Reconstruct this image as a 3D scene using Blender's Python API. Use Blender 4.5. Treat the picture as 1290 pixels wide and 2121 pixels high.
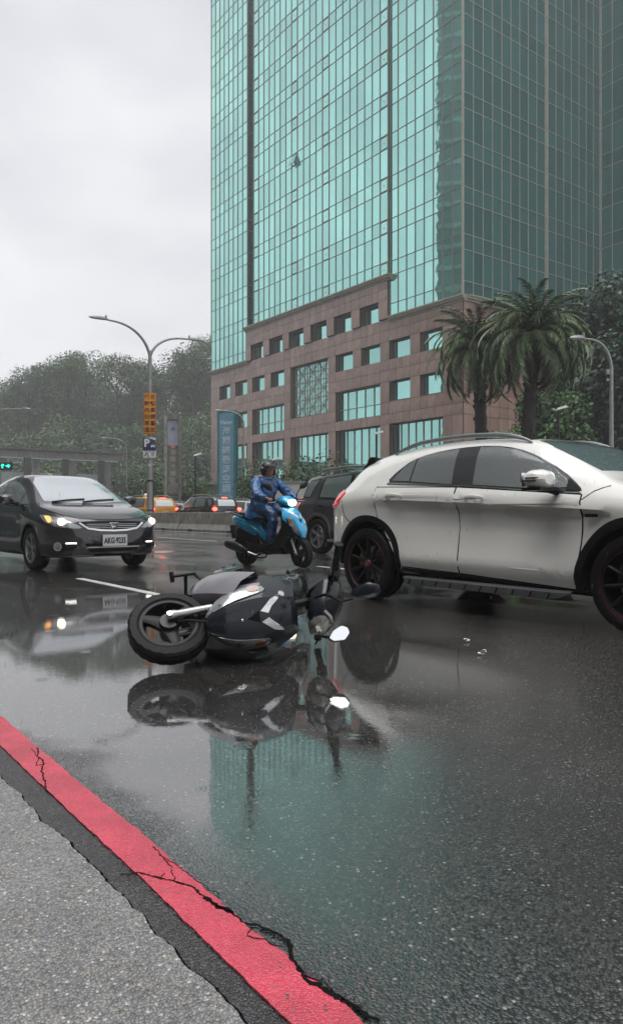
import bpy, bmesh, math, random
import numpy as np
from mathutils import Vector, Matrix
from mathutils.bvhtree import BVHTree
random.seed(7); rng = np.random.default_rng(7)
R = math.radians
for o in list(bpy.data.objects): bpy.data.objects.remove(o)
S = bpy.context.scene; COL = S.collection
# ------------------------------------------------------------------ camera, world, sun, exposure
cam = bpy.data.cameras.new('camera'); camo = bpy.data.objects.new('camera', cam); COL.objects.link(camo)
camo.location = (0, 0, .84); camo.rotation_euler = (R(90), 0, 0)
cam.sensor_fit = 'VERTICAL'; cam.sensor_height = 36; cam.lens = 1560 / 2121 * 36
cam.clip_end = 3000; cam.clip_start = .05
S.camera = camo
w = bpy.data.worlds.new('World'); S.world = w; w.use_nodes = True
nt = w.node_tree; nt.nodes.clear()
def wn(t, **k):
    n = nt.nodes.new(t)
    for a, b in k.items(): setattr(n, a, b)
    return n
sky = wn('ShaderNodeTexSky', sky_type='NISHITA', sun_disc=False, sun_elevation=R(83), sun_rotation=R(200))
bg1 = wn('ShaderNodeBackground'); bg1.inputs[1].default_value = .08
bg2 = wn('ShaderNodeBackground'); bg2.inputs[1].default_value = .73
tc = wn('ShaderNodeTexCoord'); mp = wn('ShaderNodeMapping'); mp.inputs['Scale'].default_value = (1, 1, 2.2)
mp.inputs['Location'].default_value = (.3, .1, .35)
nz = wn('ShaderNodeTexNoise'); nz.inputs['Scale'].default_value = 1.5; nz.inputs['Detail'].default_value = 4; nz.inputs['Roughness'].default_value = .5
rp = wn('ShaderNodeValToRGB'); rp.color_ramp.elements[0].position = .40; rp.color_ramp.elements[0].color = (.47, .475, .51, 1)
rp.color_ramp.elements[1].position = .60; rp.color_ramp.elements[1].color = (.74, .74, .75, 1)
mx = wn('ShaderNodeMixShader'); mx.inputs[0].default_value = .93
ow = wn('ShaderNodeOutputWorld'); L = nt.links.new
L(tc.outputs['Generated'], mp.inputs[0]); L(mp.outputs[0], nz.inputs['Vector']); L(nz.outputs[0], rp.inputs[0])
L(rp.outputs[0], bg2.inputs[0]); L(sky.outputs[0], bg1.inputs[0]); L(bg1.outputs[0], mx.inputs[1]); L(bg2.outputs[0], mx.inputs[2]); L(mx.outputs[0], ow.inputs[0])
sun = bpy.data.lights.new('sun', 'SUN'); sun.energy = 1.3; sun.angle = R(50); sun.color = (1, .98, .95)
suno = bpy.data.objects.new('sun', sun); COL.objects.link(suno)
suno.rotation_euler = (R(7), 0, R(-25))
S.view_settings.view_transform = 'Standard'; S.view_settings.look = 'None'; S.view_settings.gamma = 1; S.view_settings.exposure = 1.1
S.view_settings.use_curve_mapping = False
try:
    S.cycles.max_bounces = 8; S.cycles.glossy_bounces = 5; S.cycles.diffuse_bounces = 3; S.cycles.volume_bounces = 0
    S.cycles.caustics_reflective = False; S.cycles.caustics_refractive = False
except Exception: pass
# ------------------------------------------------------------------ helpers
D = Vector((.592, -.806, 0)); N = Vector((.806, .592, 0)); RA = math.atan2(-.806, .592)
def rd(s, n, z=0): return D * s + N * n + Vector((0, 0, z))
def gp(px, py, z=0):          # ground position for a picture point (authoring aid)
    Y = 1560 * (.84 - z) / (py - 1062); return ((px - 645) / 1560 * Y, Y)
MATS = {}
def mat(name, col, rough=.5, metal=0, coat=0, coatr=.03, var=.15, vs=3., bump=0, bs=40., emis=0, ecol=None, island=0, spec=.5, detail=4, drops=0, backface=False, tr=0, streak=0):
    if name in MATS: return MATS[name]
    m = bpy.data.materials.new(name); m.use_nodes = True; MATS[name] = m
    t = m.node_tree; b = t.nodes['Principled BSDF']; n = t.nodes.new; l = t.links.new
    b.inputs['Roughness'].default_value = rough; b.inputs['Metallic'].default_value = metal
    b.inputs['Coat Weight'].default_value = coat; b.inputs['Coat Roughness'].default_value = coatr
    b.inputs['Specular IOR Level'].default_value = spec
    if tr: b.inputs['Transmission Weight'].default_value = tr; b.inputs['IOR'].default_value = 1.33
    tcn = n('ShaderNodeTexCoord')
    if var or island:
        noi = n('ShaderNodeTexNoise'); noi.inputs['Scale'].default_value = vs; noi.inputs['Detail'].default_value = detail
        l(tcn.outputs['Object'], noi.inputs['Vector'])
        fac = noi.outputs[0]
        mr = n('ShaderNodeMapRange'); mr.inputs[1].default_value = .3; mr.inputs[2].default_value = .7; mr.inputs[3].default_value = 1 - var; mr.inputs[4].default_value = 1 + var
        l(fac, mr.inputs[0]); f2 = mr.outputs[0]
        if streak:
            ms = n('ShaderNodeMapping'); ms.inputs['Scale'].default_value = (1, 1, .06); l(tcn.outputs['Object'], ms.inputs[0])
            n2 = n('ShaderNodeTexNoise'); n2.inputs['Scale'].default_value = 14; l(ms.outputs[0], n2.inputs['Vector'])
            m2 = n('ShaderNodeMapRange'); m2.inputs[1].default_value = .35; m2.inputs[2].default_value = .7; m2.inputs[3].default_value = 1 + streak * .4; m2.inputs[4].default_value = 1 - streak
            l(n2.outputs[0], m2.inputs[0]); mm = n('ShaderNodeMath'); mm.operation = 'MULTIPLY'; l(f2, mm.inputs[0]); l(m2.outputs[0], mm.inputs[1]); f2 = mm.outputs[0]
        if island:
            ge = n('ShaderNodeNewGeometry'); oi = n('ShaderNodeObjectInfo'); ad = n('ShaderNodeMath'); ad.operation = 'ADD'
            l(ge.outputs['Random Per Island'], ad.inputs[0]); l(oi.outputs['Random'], ad.inputs[1])
            fr = n('ShaderNodeMath'); fr.operation = 'FRACT'; l(ad.outputs[0], fr.inputs[0])
            mi = n('ShaderNodeMapRange'); mi.inputs[3].default_value = 1 - island; mi.inputs[4].default_value = 1 + island; l(fr.outputs[0], mi.inputs[0])
            mm = n('ShaderNodeMath'); mm.operation = 'MULTIPLY'; l(f2, mm.inputs[0]); l(mi.outputs[0], mm.inputs[1]); f2 = mm.outputs[0]
        vm = n('ShaderNodeVectorMath'); vm.operation = 'SCALE'; vm.inputs[0].default_value = col[:3]; l(f2, vm.inputs['Scale'])
        l(vm.outputs[0], b.inputs['Base Color'])
    else: b.inputs['Base Color'].default_value = (*col[:3], 1)
    prev = None
    if bump:
        nb = n('ShaderNodeTexNoise'); nb.inputs['Scale'].default_value = bs; nb.inputs['Detail'].default_value = 3
        l(tcn.outputs['Object'], nb.inputs['Vector'])
        bp = n('ShaderNodeBump'); bp.inputs['Strength'].default_value = bump; bp.inputs['Distance'].default_value = .02
        l(nb.outputs[0], bp.inputs['Height']); prev = bp.outputs[0]
    if drops:
        vo = n('ShaderNodeTexVoronoi'); vo.inputs['Scale'].default_value = 75; l(tcn.outputs['Object'], vo.inputs['Vector'])
        m3 = n('ShaderNodeMapRange'); m3.inputs[1].default_value = .0; m3.inputs[2].default_value = .45; m3.inputs[3].default_value = 1; m3.inputs[4].default_value = 0
        l(vo.outputs['Distance'], m3.inputs[0])
        bp = n('ShaderNodeBump'); bp.inputs['Strength'].default_value = drops; bp.inputs['Distance'].default_value = .004
        l(m3.outputs[0], bp.inputs['Height'])
        if prev: l(prev, bp.inputs['Normal'])
        prev = bp.outputs[0]
    if prev:
        l(prev, b.inputs['Normal'])
        if coat and not bump: l(prev, b.inputs['Coat Normal'])
    if emis:
        b.inputs['Emission Color'].default_value = (*(ecol or col)[:3], 1); b.inputs['Emission Strength'].default_value = emis
    return m
def link(o, parent=None):
    COL.objects.link(o)
    if parent is not None: o.parent = parent
    return o
def tag(o, label=None, cat=None, group=None, kind=None):
    if label: o['label'] = label
    if cat: o['category'] = cat
    if group: o['group'] = group
    if kind: o['kind'] = kind
    return o
def thing(name, label, cat, loc=(0, 0, 0), rz=0, group=None, rot=None):
    o = bpy.data.objects.new(name, None); o.empty_display_size = .2; COL.objects.link(o)
    if rot is not None: o.matrix_world = Matrix.Translation(loc) @ rot.to_4x4()
    else: o.location = loc; o.rotation_euler = (0, 0, rz)
    return tag(o, label, cat, group)
class MB:
    def __init__(s): s.v = []; s.f = []; s.T = Matrix.Identity(4)
    def add(s, vs, fs):
        b = len(s.v); s.v += [tuple(s.T @ Vector(p)) for p in vs]; s.f += [tuple(b + i for i in f) for f in fs]; return s
    def box(s, c, d, rz=0, M=None, taper=1):
        x, y, z = d[0] / 2, d[1] / 2, d[2] / 2
        vs = [Vector((sx * x * (taper if sz > 0 else 1), sy * y * (taper if sz > 0 else 1), sz * z)) for sz in (-1, 1) for sy in (-1, 1) for sx in (-1, 1)]
        m = Matrix.Translation(c) @ (M if M is not None else Matrix.Rotation(rz, 4, 'Z'))
        return s.add([m @ v for v in vs], [(0, 2, 3, 1), (4, 5, 7, 6), (0, 1, 5, 4), (2, 6, 7, 3), (0, 4, 6, 2), (1, 3, 7, 5)])
    def tube(s, pts, r, n=8, cap=True, flat=None):
        pts = [Vector(p) for p in pts]; k = len(pts)
        rs = r if isinstance(r, (list, tuple)) else [r] * k
        vs = []; up = None
        for i, p in enumerate(pts):
            d = (pts[min(i + 1, k - 1)] - pts[max(i - 1, 0)])
            d = d.normalized() if d.length > 1e-9 else Vector((0, 0, 1))
            if up is None: up = d.orthogonal().normalized()
            a = (up - d * up.dot(d))
            a = a.normalized() if a.length > 1e-6 else d.orthogonal().normalized()
            up = a; b = d.cross(a)
            for j in range(n):
                t = 2 * math.pi * j / n; q = a * math.cos(t) * rs[i] + b * math.sin(t) * rs[i]
                if flat: q = Vector((q.x * flat[0], q.y * flat[1], q.z * flat[2]))
                vs.append(p + q)
        fs = [(i * n + j, i * n + (j + 1) % n, (i + 1) * n + (j + 1) % n, (i + 1) * n + j) for i in range(k - 1) for j in range(n)]
        if cap: fs += [tuple(range(n))[::-1], tuple((k - 1) * n + j for j in range(n))]
        return s.add(vs, fs)
    def lathe(s, prof, n=32, axis='y', c=(0, 0, 0), cap=False, mod=None):
        vs = []; k = len(prof); c = Vector(c)
        for j in range(n):
            t = 2 * math.pi * j / n
            for i, (r, h) in enumerate(prof):
                if mod: r = mod(i, j, r)
                x, y = r * math.cos(t), r * math.sin(t)
                vs.append(c + (Vector((x, h, y)) if axis == 'y' else Vector((x, y, h)) if axis == 'z' else Vector((h, x, y))))
        fs = [(j * k + i, j * k + i + 1, ((j + 1) % n) * k + i + 1, ((j + 1) % n) * k + i) for j in range(n) for i in range(k - 1)]
        if cap: fs += [tuple(j * k for j in range(n)), tuple(j * k + k - 1 for j in range(n))]
        return s.add(vs, fs)
    def ell(s, c, r, n=12, m=8, M=None):
        vs = []; c = Vector(c)
        for i in range(m + 1):
            a = math.pi * i / m - math.pi / 2
            for j in range(n):
                t = 2 * math.pi * j / n; q = Vector((r[0] * math.cos(a) * math.cos(t), r[1] * math.cos(a) * math.sin(t), r[2] * math.sin(a)))
                vs.append(c + ((M @ q) if M is not None else q))
        return s.add(vs, [(i * n + j, i * n + (j + 1) % n, (i + 1) * n + (j + 1) % n, (i + 1) * n + j) for i in range(m) for j in range(n)])
    def prism(s, poly, h, M=None):      # poly in xy, extruded in +z by h
        k = len(poly); m = M if M is not None else Matrix.Identity(4)
        vs = [m @ Vector((x, y, 0)) for x, y in poly] + [m @ Vector((x, y, h)) for x, y in poly]
        return s.add(vs, [tuple(range(k))[::-1], tuple(range(k, 2 * k))] + [(i, (i + 1) % k, k + (i + 1) % k, k + i) for i in range(k)])
    def grid(s, rows):                  # rows of equal-length point lists
        k = len(rows[0]); return s.add([p for r in rows for p in r], [(i * k + j, i * k + j + 1, (i + 1) * k + j + 1, (i + 1) * k + j) for i in range(len(rows) - 1) for j in range(k - 1)])
    def mesh(s, name, m, smooth=True, ang=35):
        me = bpy.data.meshes.new(name); me.from_pydata(s.v, [], s.f)
        bm = bmesh.new(); bm.from_mesh(me); bmesh.ops.recalc_face_normals(bm, faces=bm.faces); bm.to_mesh(me); bm.free()
        if m: me.materials.append(m)
        if smooth:
            me.shade_smooth(); me.set_sharp_from_angle(angle=R(ang))
        return me
    def build(s, name, m, parent=None, smooth=True, ang=35, bevel=0):
        o = bpy.data.objects.new(name, s.mesh(name, m, smooth, ang)); link(o, parent)
        if bevel: bevel_mesh(o, bevel)
        return o
def bevel_mesh(o, w_, seg=2):
    bm = bmesh.new(); bm.from_mesh(o.data)
    bmesh.ops.remove_doubles(bm, verts=bm.verts, dist=1e-5)
    es = [e for e in bm.edges if len(e.link_faces) == 2 and e.calc_face_angle(0) > R(28)]
    bmesh.ops.bevel(bm, geom=es, offset=w_, segments=seg, affect='EDGES', profile=.6, clamp_overlap=True)
    bm.to_mesh(o.data); bm.free(); o.data.shade_smooth(); o.data.set_sharp_from_angle(angle=R(50))
def npmesh(name, V, F, m, parent=None, smooth=False):
    me = bpy.data.meshes.new(name); V = np.asarray(V, dtype=np.float32); F = np.asarray(F, dtype=np.int32)
    k = F.shape[1]
    me.vertices.add(len(V)); me.vertices.foreach_set('co', V.ravel()); me.loops.add(F.size); me.loops.foreach_set('vertex_index', F.ravel())
    me.polygons.add(len(F)); me.polygons.foreach_set('loop_start', np.arange(0, F.size, k, dtype=np.int32))
    me.update(calc_edges=True); me.validate()
    if m: me.materials.append(m)
    if smooth: me.shade_smooth()
    return me
def smooth_curve(keys, x):             # Catmull-Rom-ish through (x, y) keys
    xs = [k[0] for k in keys]; ys = [k[1] for k in keys]
    if x <= xs[0]: return ys[0]
    if x >= xs[-1]: return ys[-1]
    i = max(j for j in range(len(xs) - 1) if xs[j] <= x)
    h = xs[i + 1] - xs[i]; t = (x - xs[i]) / h
    def sl(j):
        if j <= 0 or j >= len(xs) - 1: 
            a, b = (0, 1) if j <= 0 else (-2, -1)
            return (ys[b] - ys[a]) / (xs[b] - xs[a])
        a = (ys[j] - ys[j - 1]) / (xs[j] - xs[j - 1]); b = (ys[j + 1] - ys[j]) / (xs[j + 1] - xs[j])
        return 0 if a * b < 0 else 2 * a * b / (a + b) if a + b else 0
    m0, m1 = sl(i) * h, sl(i + 1) * h
    return (2*t**3-3*t*t+1)*ys[i] + (t**3-2*t*t+t)*m0 + (-2*t**3+3*t*t)*ys[i+1] + (t**3-t*t)*m1
def chaikin(p, it=2, closed=True):
    for _ in range(it):
        q = []; k = len(p)
        for i in range(k if closed else k - 1):
            a, b = Vector(p[i]), Vector(p[(i + 1) % k]); q += [a * .75 + b * .25, a * .25 + b * .75]
        if not closed: q = [Vector(p[0])] + q + [Vector(p[-1])]
        p = q
    return p
def bvh_of(me, M=None):
    return BVHTree.FromPolygons([v.co.copy() for v in me.vertices], [tuple(p.vertices) for p in me.polygons])
def frame_of(o):
    o = Vector(o).normalized(); U = Vector((0, 0, 1)).cross(o)
    U = Vector((0, 1, 0)) if U.length < 1e-3 else U.normalized()
    return o, U, o.cross(U)
def castp(bvh, o, p):
    h, nrm, i, d = bvh.ray_cast(p + o * 3, -o)
    if h is None or (h - p).length > .6:
        h, nrm, i, d = bvh.find_nearest(p)
    if nrm.dot(o) < 0: nrm = -nrm
    return h, nrm
def patch(name, bvh, pts, o, m, parent=None, off=.003, grid=.06, rnd=0, skirt=None, lens=0, plane=None):
    """skin of real thickness lying on the surface under the outline pts, seen from direction o"""
    o, U, V = frame_of(o); pts = [Vector(p) for p in pts]
    if rnd: pts = chaikin(pts, rnd)
    c0 = sum(pts, Vector()) / len(pts); base = o * c0.dot(o)
    q = [(p.dot(U), p.dot(V)) for p in pts]
    bm = bmesh.new(); dens = []
    for i in range(len(q)):
        a, b = q[i], q[(i + 1) % len(q)]; n = max(1, int(math.hypot(b[0] - a[0], b[1] - a[1]) / grid + .5))
        for k in range(n): dens.append((a[0] + (b[0] - a[0]) * k / n, a[1] + (b[1] - a[1]) * k / n))
    f = bm.faces.new([bm.verts.new((x, y, 0)) for x, y in dens])
    bmesh.ops.triangulate(bm, faces=[f], ngon_method='EAR_CLIP')
    x0, x1 = min(a for a, b in q), max(a for a, b in q); y0, y1 = min(b for a, b in q), max(b for a, b in q)
    for ax, lo, hi in ((0, x0, x1), (1, y0, y1)):
        n = int((hi - lo) / grid)
        for k in range(1, n + 1):
            c = lo + (hi - lo) * k / (n + 1); co = (c, 0, 0) if ax == 0 else (0, c, 0); no = (1, 0, 0) if ax == 0 else (0, 1, 0)
            bmesh.ops.bisect_plane(bm, geom=bm.verts[:] + bm.edges[:] + bm.faces[:], plane_co=co, plane_no=no, dist=1e-5)
    bmesh.ops.remove_doubles(bm, verts=bm.verts, dist=1e-4)
    bmesh.ops.dissolve_degenerate(bm, dist=1e-5, edges=bm.edges)
    bnd = {v for e in bm.edges if e.is_boundary for v in e.verts}
    cx, cy = (x0 + x1) / 2, (y0 + y1) / 2; nr = {}
    for v in bm.verts:
        p = base + U * v.co.x + V * v.co.y
        if plane: h, nrm = p, o
        else: h, nrm = castp(bvh, o, p)
        e = 0
        if lens:
            rr = max(abs(v.co.x - cx) / (x1 - x0) * 2, abs(v.co.y - cy) / (y1 - y0) * 2); e = lens * max(0, 1 - rr * rr)
        nr[v] = nrm; v.co = h + nrm * (off + e)
    sk = off + .004 if skirt is None else skirt
    be = [e for e in bm.edges if e.is_boundary]
    r = bmesh.ops.extrude_edge_only(bm, edges=be)
    nv = [g for g in r['geom'] if isinstance(g, bmesh.types.BMVert)]
    near = {}
    for v in nv:
        b = None
        for e in v.link_edges:
            w_ = e.other_vert(v)
            if w_ in nr and (w_.co - v.co).length < 1e-6: b = w_; break
        near[v] = nr[b] if b else o
    for v in nv: v.co = v.co - near[v] * sk
    bmesh.ops.recalc_face_normals(bm, faces=bm.faces)
    me = bpy.data.meshes.new(name); bm.to_mesh(me); bm.free(); me.materials.append(m)
    # keep front faces pointing out
    me.update(); s_ = sum(p.normal.dot(o) * p.area for p in me.polygons)
    if s_ < 0: me.flip_normals()
    me.shade_smooth(); me.set_sharp_from_angle(angle=R(40))
    ob = bpy.data.objects.new(name, me); return link(ob, parent)
def seam(name, bvh, pts, o, wd, m, parent=None, off=.0015, step=.04, closed=False, up=None):
    """thin raised or recessed strip following the surface"""
    o = Vector(o).normalized(); P = []
    pts = [Vector(p) for p in pts]
    if closed: pts = pts + [pts[0]]
    for i in range(len(pts) - 1):
        a, b = pts[i], pts[i + 1]; n = max(1, int((b - a).length / step))
        P += [a.lerp(b, k / n) for k in range(n)]
    P.append(pts[-1]); H = [castp(bvh, o, p) for p in P]; rows = []
    for i, (h, nrm) in enumerate(H):
        d = H[min(i + 1, len(H) - 1)][0] - H[max(i - 1, 0)][0]
        d = d.normalized() if d.length > 1e-6 else Vector((1, 0, 0)); s_ = d.cross(nrm).normalized() * wd / 2
        rows.append([h + s_ - nrm * .002, h + s_ + nrm * off, h - s_ + nrm * off, h - s_ - nrm * .002])
    mb = MB(); mb.grid(rows); return mb.build(name, m, parent, smooth=False)
def text(name, s, size, m, parent, M, extrude=.002, align='CENTER', spacing=1, xs=1, bold=0, lh=.75):
    c = bpy.data.curves.new(name, 'FONT'); c.body = s; c.size = size; c.extrude = extrude; c.align_x = align; c.align_y = 'CENTER'
    c.space_character = spacing; c.resolution_u = 2; c.offset = bold; c.space_line = lh
    t = bpy.data.objects.new(name, c); COL.objects.link(t)
    dg = bpy.context.evaluated_depsgraph_get(); me = bpy.data.meshes.new_from_object(t.evaluated_get(dg))
    bpy.data.objects.remove(t); bpy.data.curves.remove(c)
    me.materials.clear(); me.materials.append(m); me.transform(M @ Matrix.Diagonal((xs, 1, 1, 1)))
    o = bpy.data.objects.new(name, me); return link(o, parent)
def axes(o, x, y, z):                  # matrix from origin and three axis vectors
    m = Matrix.Identity(4)
    for i, a in enumerate((x, y, z)): m.col[i][:3] = Vector(a)[:]
    m.col[3][:3] = Vector(o)[:]; return m
# ------------------------------------------------------------------ ground
def ground_mats():
    m = bpy.data.materials.new('wet asphalt'); m.use_nodes = True; MATS['asphalt'] = m
    t = m.node_tree; b = t.nodes['Principled BSDF']; n = t.nodes.new; l = t.links.new
    g = n('ShaderNodeNewGeometry'); pos = g.outputs['Position']
    def noise(sc, det=3, rough=.5, src=pos):
        x = n('ShaderNodeTexNoise'); x.inputs['Scale'].default_value = sc; x.inputs['Detail'].default_value = det; x.inputs['Roughness'].default_value = rough
        l(src, x.inputs['Vector']); return x.outputs[0]
    def mapr(v, a, b_, c, d):
        x = n('ShaderNodeMapRange'); x.interpolation_type = 'SMOOTHSTEP'
        for i, k in enumerate((a, b_, c, d)): x.inputs[i + 1].default_value = k
        l(v, x.inputs[0]); return x.outputs[0]
    def mth(op, a, b_=None):
        x = n('ShaderNodeMath'); x.operation = op
        for i, k in enumerate((a, b_)):
            if k is None: continue
            if isinstance(k, (int, float)): x.inputs[i].default_value = k
            else: l(k, x.inputs[i])
        return x.outputs[0]
    # stones set in the binder
    vo = n('ShaderNodeTexVoronoi'); vo.inputs['Scale'].default_value = 150; l(pos, vo.inputs['Vector'])
    wn_ = n('ShaderNodeTexWhiteNoise'); l(vo.outputs['Position'], wn_.inputs['Vector'])
    ramp = n('ShaderNodeValToRGB'); cr = ramp.color_ramp; cr.interpolation = 'CONSTANT'
    for p, c in ((0, (.013, .0125, .012)), (.42, (.024, .022, .021)), (.70, (.043, .038, .033)), (.86, (.078, .066, .054)), (.95, (.12, .108, .095)), (.99, (.30, .28, .26))):
        e = cr.elements.new(p) if p > 0 else cr.elements[0]; e.position = p; e.color = (*c, 1)
    cr.elements.remove(cr.elements[-1]) if cr.elements[-1].color[0] > .9 else None
    l(wn_.outputs['Value'], ramp.inputs[0])
    edge = mapr(vo.outputs['Distance'], .35, .7, 1, .35)
    big = mapr(noise(.9, 5), .3, .7, .75, 1.25)
    sc = mth('MULTIPLY', edge, big)
    vm = n('ShaderNodeVectorMath'); vm.operation = 'SCALE'; l(ramp.outputs[0], vm.inputs[0]); l(sc, vm.inputs['Scale'])
    l(vm.outputs[0], b.inputs['Base Color'])
    b.inputs['Roughness'].default_value = .5; b.inputs['Specular IOR Level'].default_value = .2
    # standing water: low ground is a mirror, elsewhere stones stick out of the film
    dotN = n('ShaderNodeVectorMath'); dotN.operation = 'DOT_PRODUCT'; dotN.inputs[1].default_value = (.806, .592, 0); l(pos, dotN.inputs[0]); nn = dotN.outputs['Value']
    dotD = n('ShaderNodeVectorMath'); dotD.operation = 'DOT_PRODUCT'; dotD.inputs[1].default_value = (.592, -.806, 0); l(pos, dotD.inputs[0]); ss = dotD.outputs['Value']
    wob = mth('MULTIPLY', mth('SUBTRACT', noise(.8, 4), .5), 1.3)
    pn = mth('ADD', nn, wob)
    pud = mth('MULTIPLY', mapr(pn, .62, 1.05, 0, 1), mapr(pn, 2.6, 4.6, 1, .0))
    pud = mth('MULTIPLY', pud, mapr(mth('ADD', mth('ADD', ss, mth('MULTIPLY', nn, .45)), mth('MULTIPLY', wob, .5)), -2.0, -.45, 1, .33))
    far = mth('MULTIPLY', mapr(noise(.35, 3), .42, .62, 0, .75), mapr(nn, 3, 5, 0, 1))
    pud = mth('MAXIMUM', pud, far)
    stc = n('ShaderNodeCombineXYZ'); l(mth('MULTIPLY', ss, .22), stc.inputs[0]); l(nn, stc.inputs[1])
    trk = mapr(noise(1.4, 3, .5, stc.outputs[0]), .4, .62, 0, 1)      # wheel tracks along the lanes
    trk = mth('MULTIPLY', trk, mapr(nn, 3.5, 5, 0, 1))
    pud = mth('MAXIMUM', pud, mth('MULTIPLY', trk, .7))
    b.inputs['Coat Weight'].default_value = 1; l(mapr(pud, .1, .95, 1.95, 3.3), b.inputs['Coat IOR'])
    rough = mapr(pud, 0, 1, .14, .02); l(rough, b.inputs['Coat Roughness'])
    # fine stone relief on the film, and rain ripples on the deep water
    hb = n('ShaderNodeBump'); hb.inputs['Distance'].default_value = .004; l(mapr(vo.outputs['Distance'], 0, .8, 1, 0), hb.inputs['Height'])
    l(mapr(pud, .0, .8, .34, .0), hb.inputs['Strength'])
    rip = n('ShaderNodeBump'); rip.inputs['Distance'].default_value = .01
    v2 = n('ShaderNodeTexVoronoi'); v2.inputs['Scale'].default_value = 5.5; l(pos, v2.inputs['Vector'])
    ring = mth('MULTIPLY', mth('SINE', mth('MULTIPLY', v2.outputs['Distance'], 75)), mapr(v2.outputs['Distance'], .05, .32, 1, 0))
    wn2 = n('ShaderNodeTexWhiteNoise'); l(v2.outputs['Position'], wn2.inputs['Vector'])
    ring = mth('MULTIPLY', ring, mapr(wn2.outputs['Value'], .55, .75, 0, 1))
    hh = mth('ADD', mth('MULTIPLY', ring, .28), mth('MULTIPLY', noise(16, 3, .6), .35)); hh = mth('ADD', hh, mth('MULTIPLY', noise(90, 2), .10))
    l(hh, rip.inputs['Height']); rip.inputs['Strength'].default_value = .055
    l(hb.outputs[0], rip.inputs['Normal']); l(rip.outputs[0], b.inputs['Coat Normal'])
    b2 = n('ShaderNodeBump'); b2.inputs['Strength'].default_value = .6; b2.inputs['Distance'].default_value = .004; l(mapr(vo.outputs['Distance'], 0, .8, 1, 0), b2.inputs['Height']); l(b2.outputs[0], b.inputs['Normal'])
    # generic speckled surfaces (pavement aggregate, gutter strip, paint)
    def speck(name, cols, scale, rgh, coat, coatr, bumpd, blotch=(.85, 1.15), worn=None):
        m = bpy.data.materials.new(name); m.use_nodes = True; MATS[name] = m
        nonlocal t, b, n, l, pos
        t = m.node_tree; b = t.nodes['Principled BSDF']; n = t.nodes.new; l = t.links.new
        g = n('ShaderNodeNewGeometry'); pos = g.outputs['Position']
        vo = n('ShaderNodeTexVoronoi'); vo.inputs['Scale'].default_value = scale; l(pos, vo.inputs['Vector'])
        w_ = n('ShaderNodeTexWhiteNoise'); l(vo.outputs['Position'], w_.inputs['Vector'])
        rp_ = n('ShaderNodeValToRGB'); cr = rp_.color_ramp; cr.interpolation = 'CONSTANT'
        cr.elements[1].position = cols[1][0]; cr.elements[1].color = (*cols[1][1], 1); cr.elements[0].color = (*cols[0][1], 1)
        for p, c in cols[2:]: e = cr.elements.new(p); e.color = (*c, 1)
        l(w_.outputs['Value'], rp_.inputs[0])
        x = n('ShaderNodeMath'); x.operation = 'MULTIPLY'
        l(mapr(vo.outputs['Distance'], .3, .75, 1, .55 if not worn else .85), x.inputs[0]); l(mapr(noise(3.5, 5, .6, pos), .3, .7, *blotch), x.inputs[1])
        v_ = n('ShaderNodeVectorMath'); v_.operation = 'SCALE'; l(rp_.outputs[0], v_.inputs[0]); l(x.outputs[0], v_.inputs['Scale'])
        out = v_.outputs[0]
        if worn:
            mixn = n('ShaderNodeMix'); mixn.data_type = 'RGBA'; l(mapr(noise(60, 6, .7, pos), worn, worn + .04, 0, 1), mixn.inputs[0]); l(out, mixn.inputs[6]); mixn.inputs[7].default_value = (.06, .055, .055, 1); out = mixn.outputs[2]
        l(out, b.inputs['Base Color']); b.inputs['Roughness'].default_value = rgh; b.inputs['Coat Weight'].default_value = coat; b.inputs['Coat Roughness'].default_value = coatr
        bp = n('ShaderNodeBump'); bp.inputs['Strength'].default_value = .8; bp.inputs['Distance'].default_value = bumpd
        add = n('ShaderNodeMath'); l(mapr(vo.outputs['Distance'], 0, .8, 1, 0), add.inputs[0]); l(noise(25, 4, .6, pos), add.inputs[1]); l(add.outputs[0], bp.inputs['Height'])
        l(bp.outputs[0], b.inputs['Normal']); l(bp.outputs[0], b.inputs['Coat Normal'])
    speck('pavement aggregate', [(0, (.19, .193, .198)), (.3, (.26, .262, .265)), (.6, (.32, .315, .305)), (.8, (.34, .32, .29)), (.92, (.17, .14, .12)), (.975, (.62, .60, .57))], 165, .45, .35, .2, .004)
    speck('gutter strip', [(0, (.03, .031, .034)), (.5, (.045, .045, .048)), (.85, (.07, .068, .068)), (.97, (.13, .12, .12))], 190, .45, .6, .18, .005)
    speck('red road paint', [(0, (.66, .055, .10)), (.5, (.70, .075, .12)), (.9, (.74, .10, .145)), (.985, (.35, .12, .12))], 210, .45, .4, .2, .003, (.74, 1.14), .635)
    speck('white road paint', [(0, (.62, .62, .60)), (.5, (.70, .70, .68)), (.9, (.5, .5, .49))], 160, .45, .4, .15, .002, (.8, 1.1), .64)
ground_mats()
M_ASP = MATS['asphalt']
def sheet(name, rows, z, m, depth=.03):     # rows: [(near point, far point)...] strip in xy
    mb = MB(); a = [(p[0][0], p[0][1], z - depth) for p in rows]; b = [(p[0][0], p[0][1], z) for p in rows]; c = [(p[1][0], p[1][1], z) for p in rows]; d = [(p[1][0], p[1][1], z - depth) for p in rows]
    mb.grid([[a[i], b[i], c[i], d[i]] for i in range(len(rows))]); o = mb.build(name, m, smooth=False); o['kind'] = 'structure'; return o
def jag(s, amp, seed=0):
    return amp * (.6 * math.sin(s * 7.3 + seed) * math.sin(s * 2.1 + seed * 2) + .5 * math.sin(s * 31 + seed) * math.sin(s * 13 + 1) + .5 * (random.random() - .5) + .35 * math.sin(s * 71 + seed))
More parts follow.
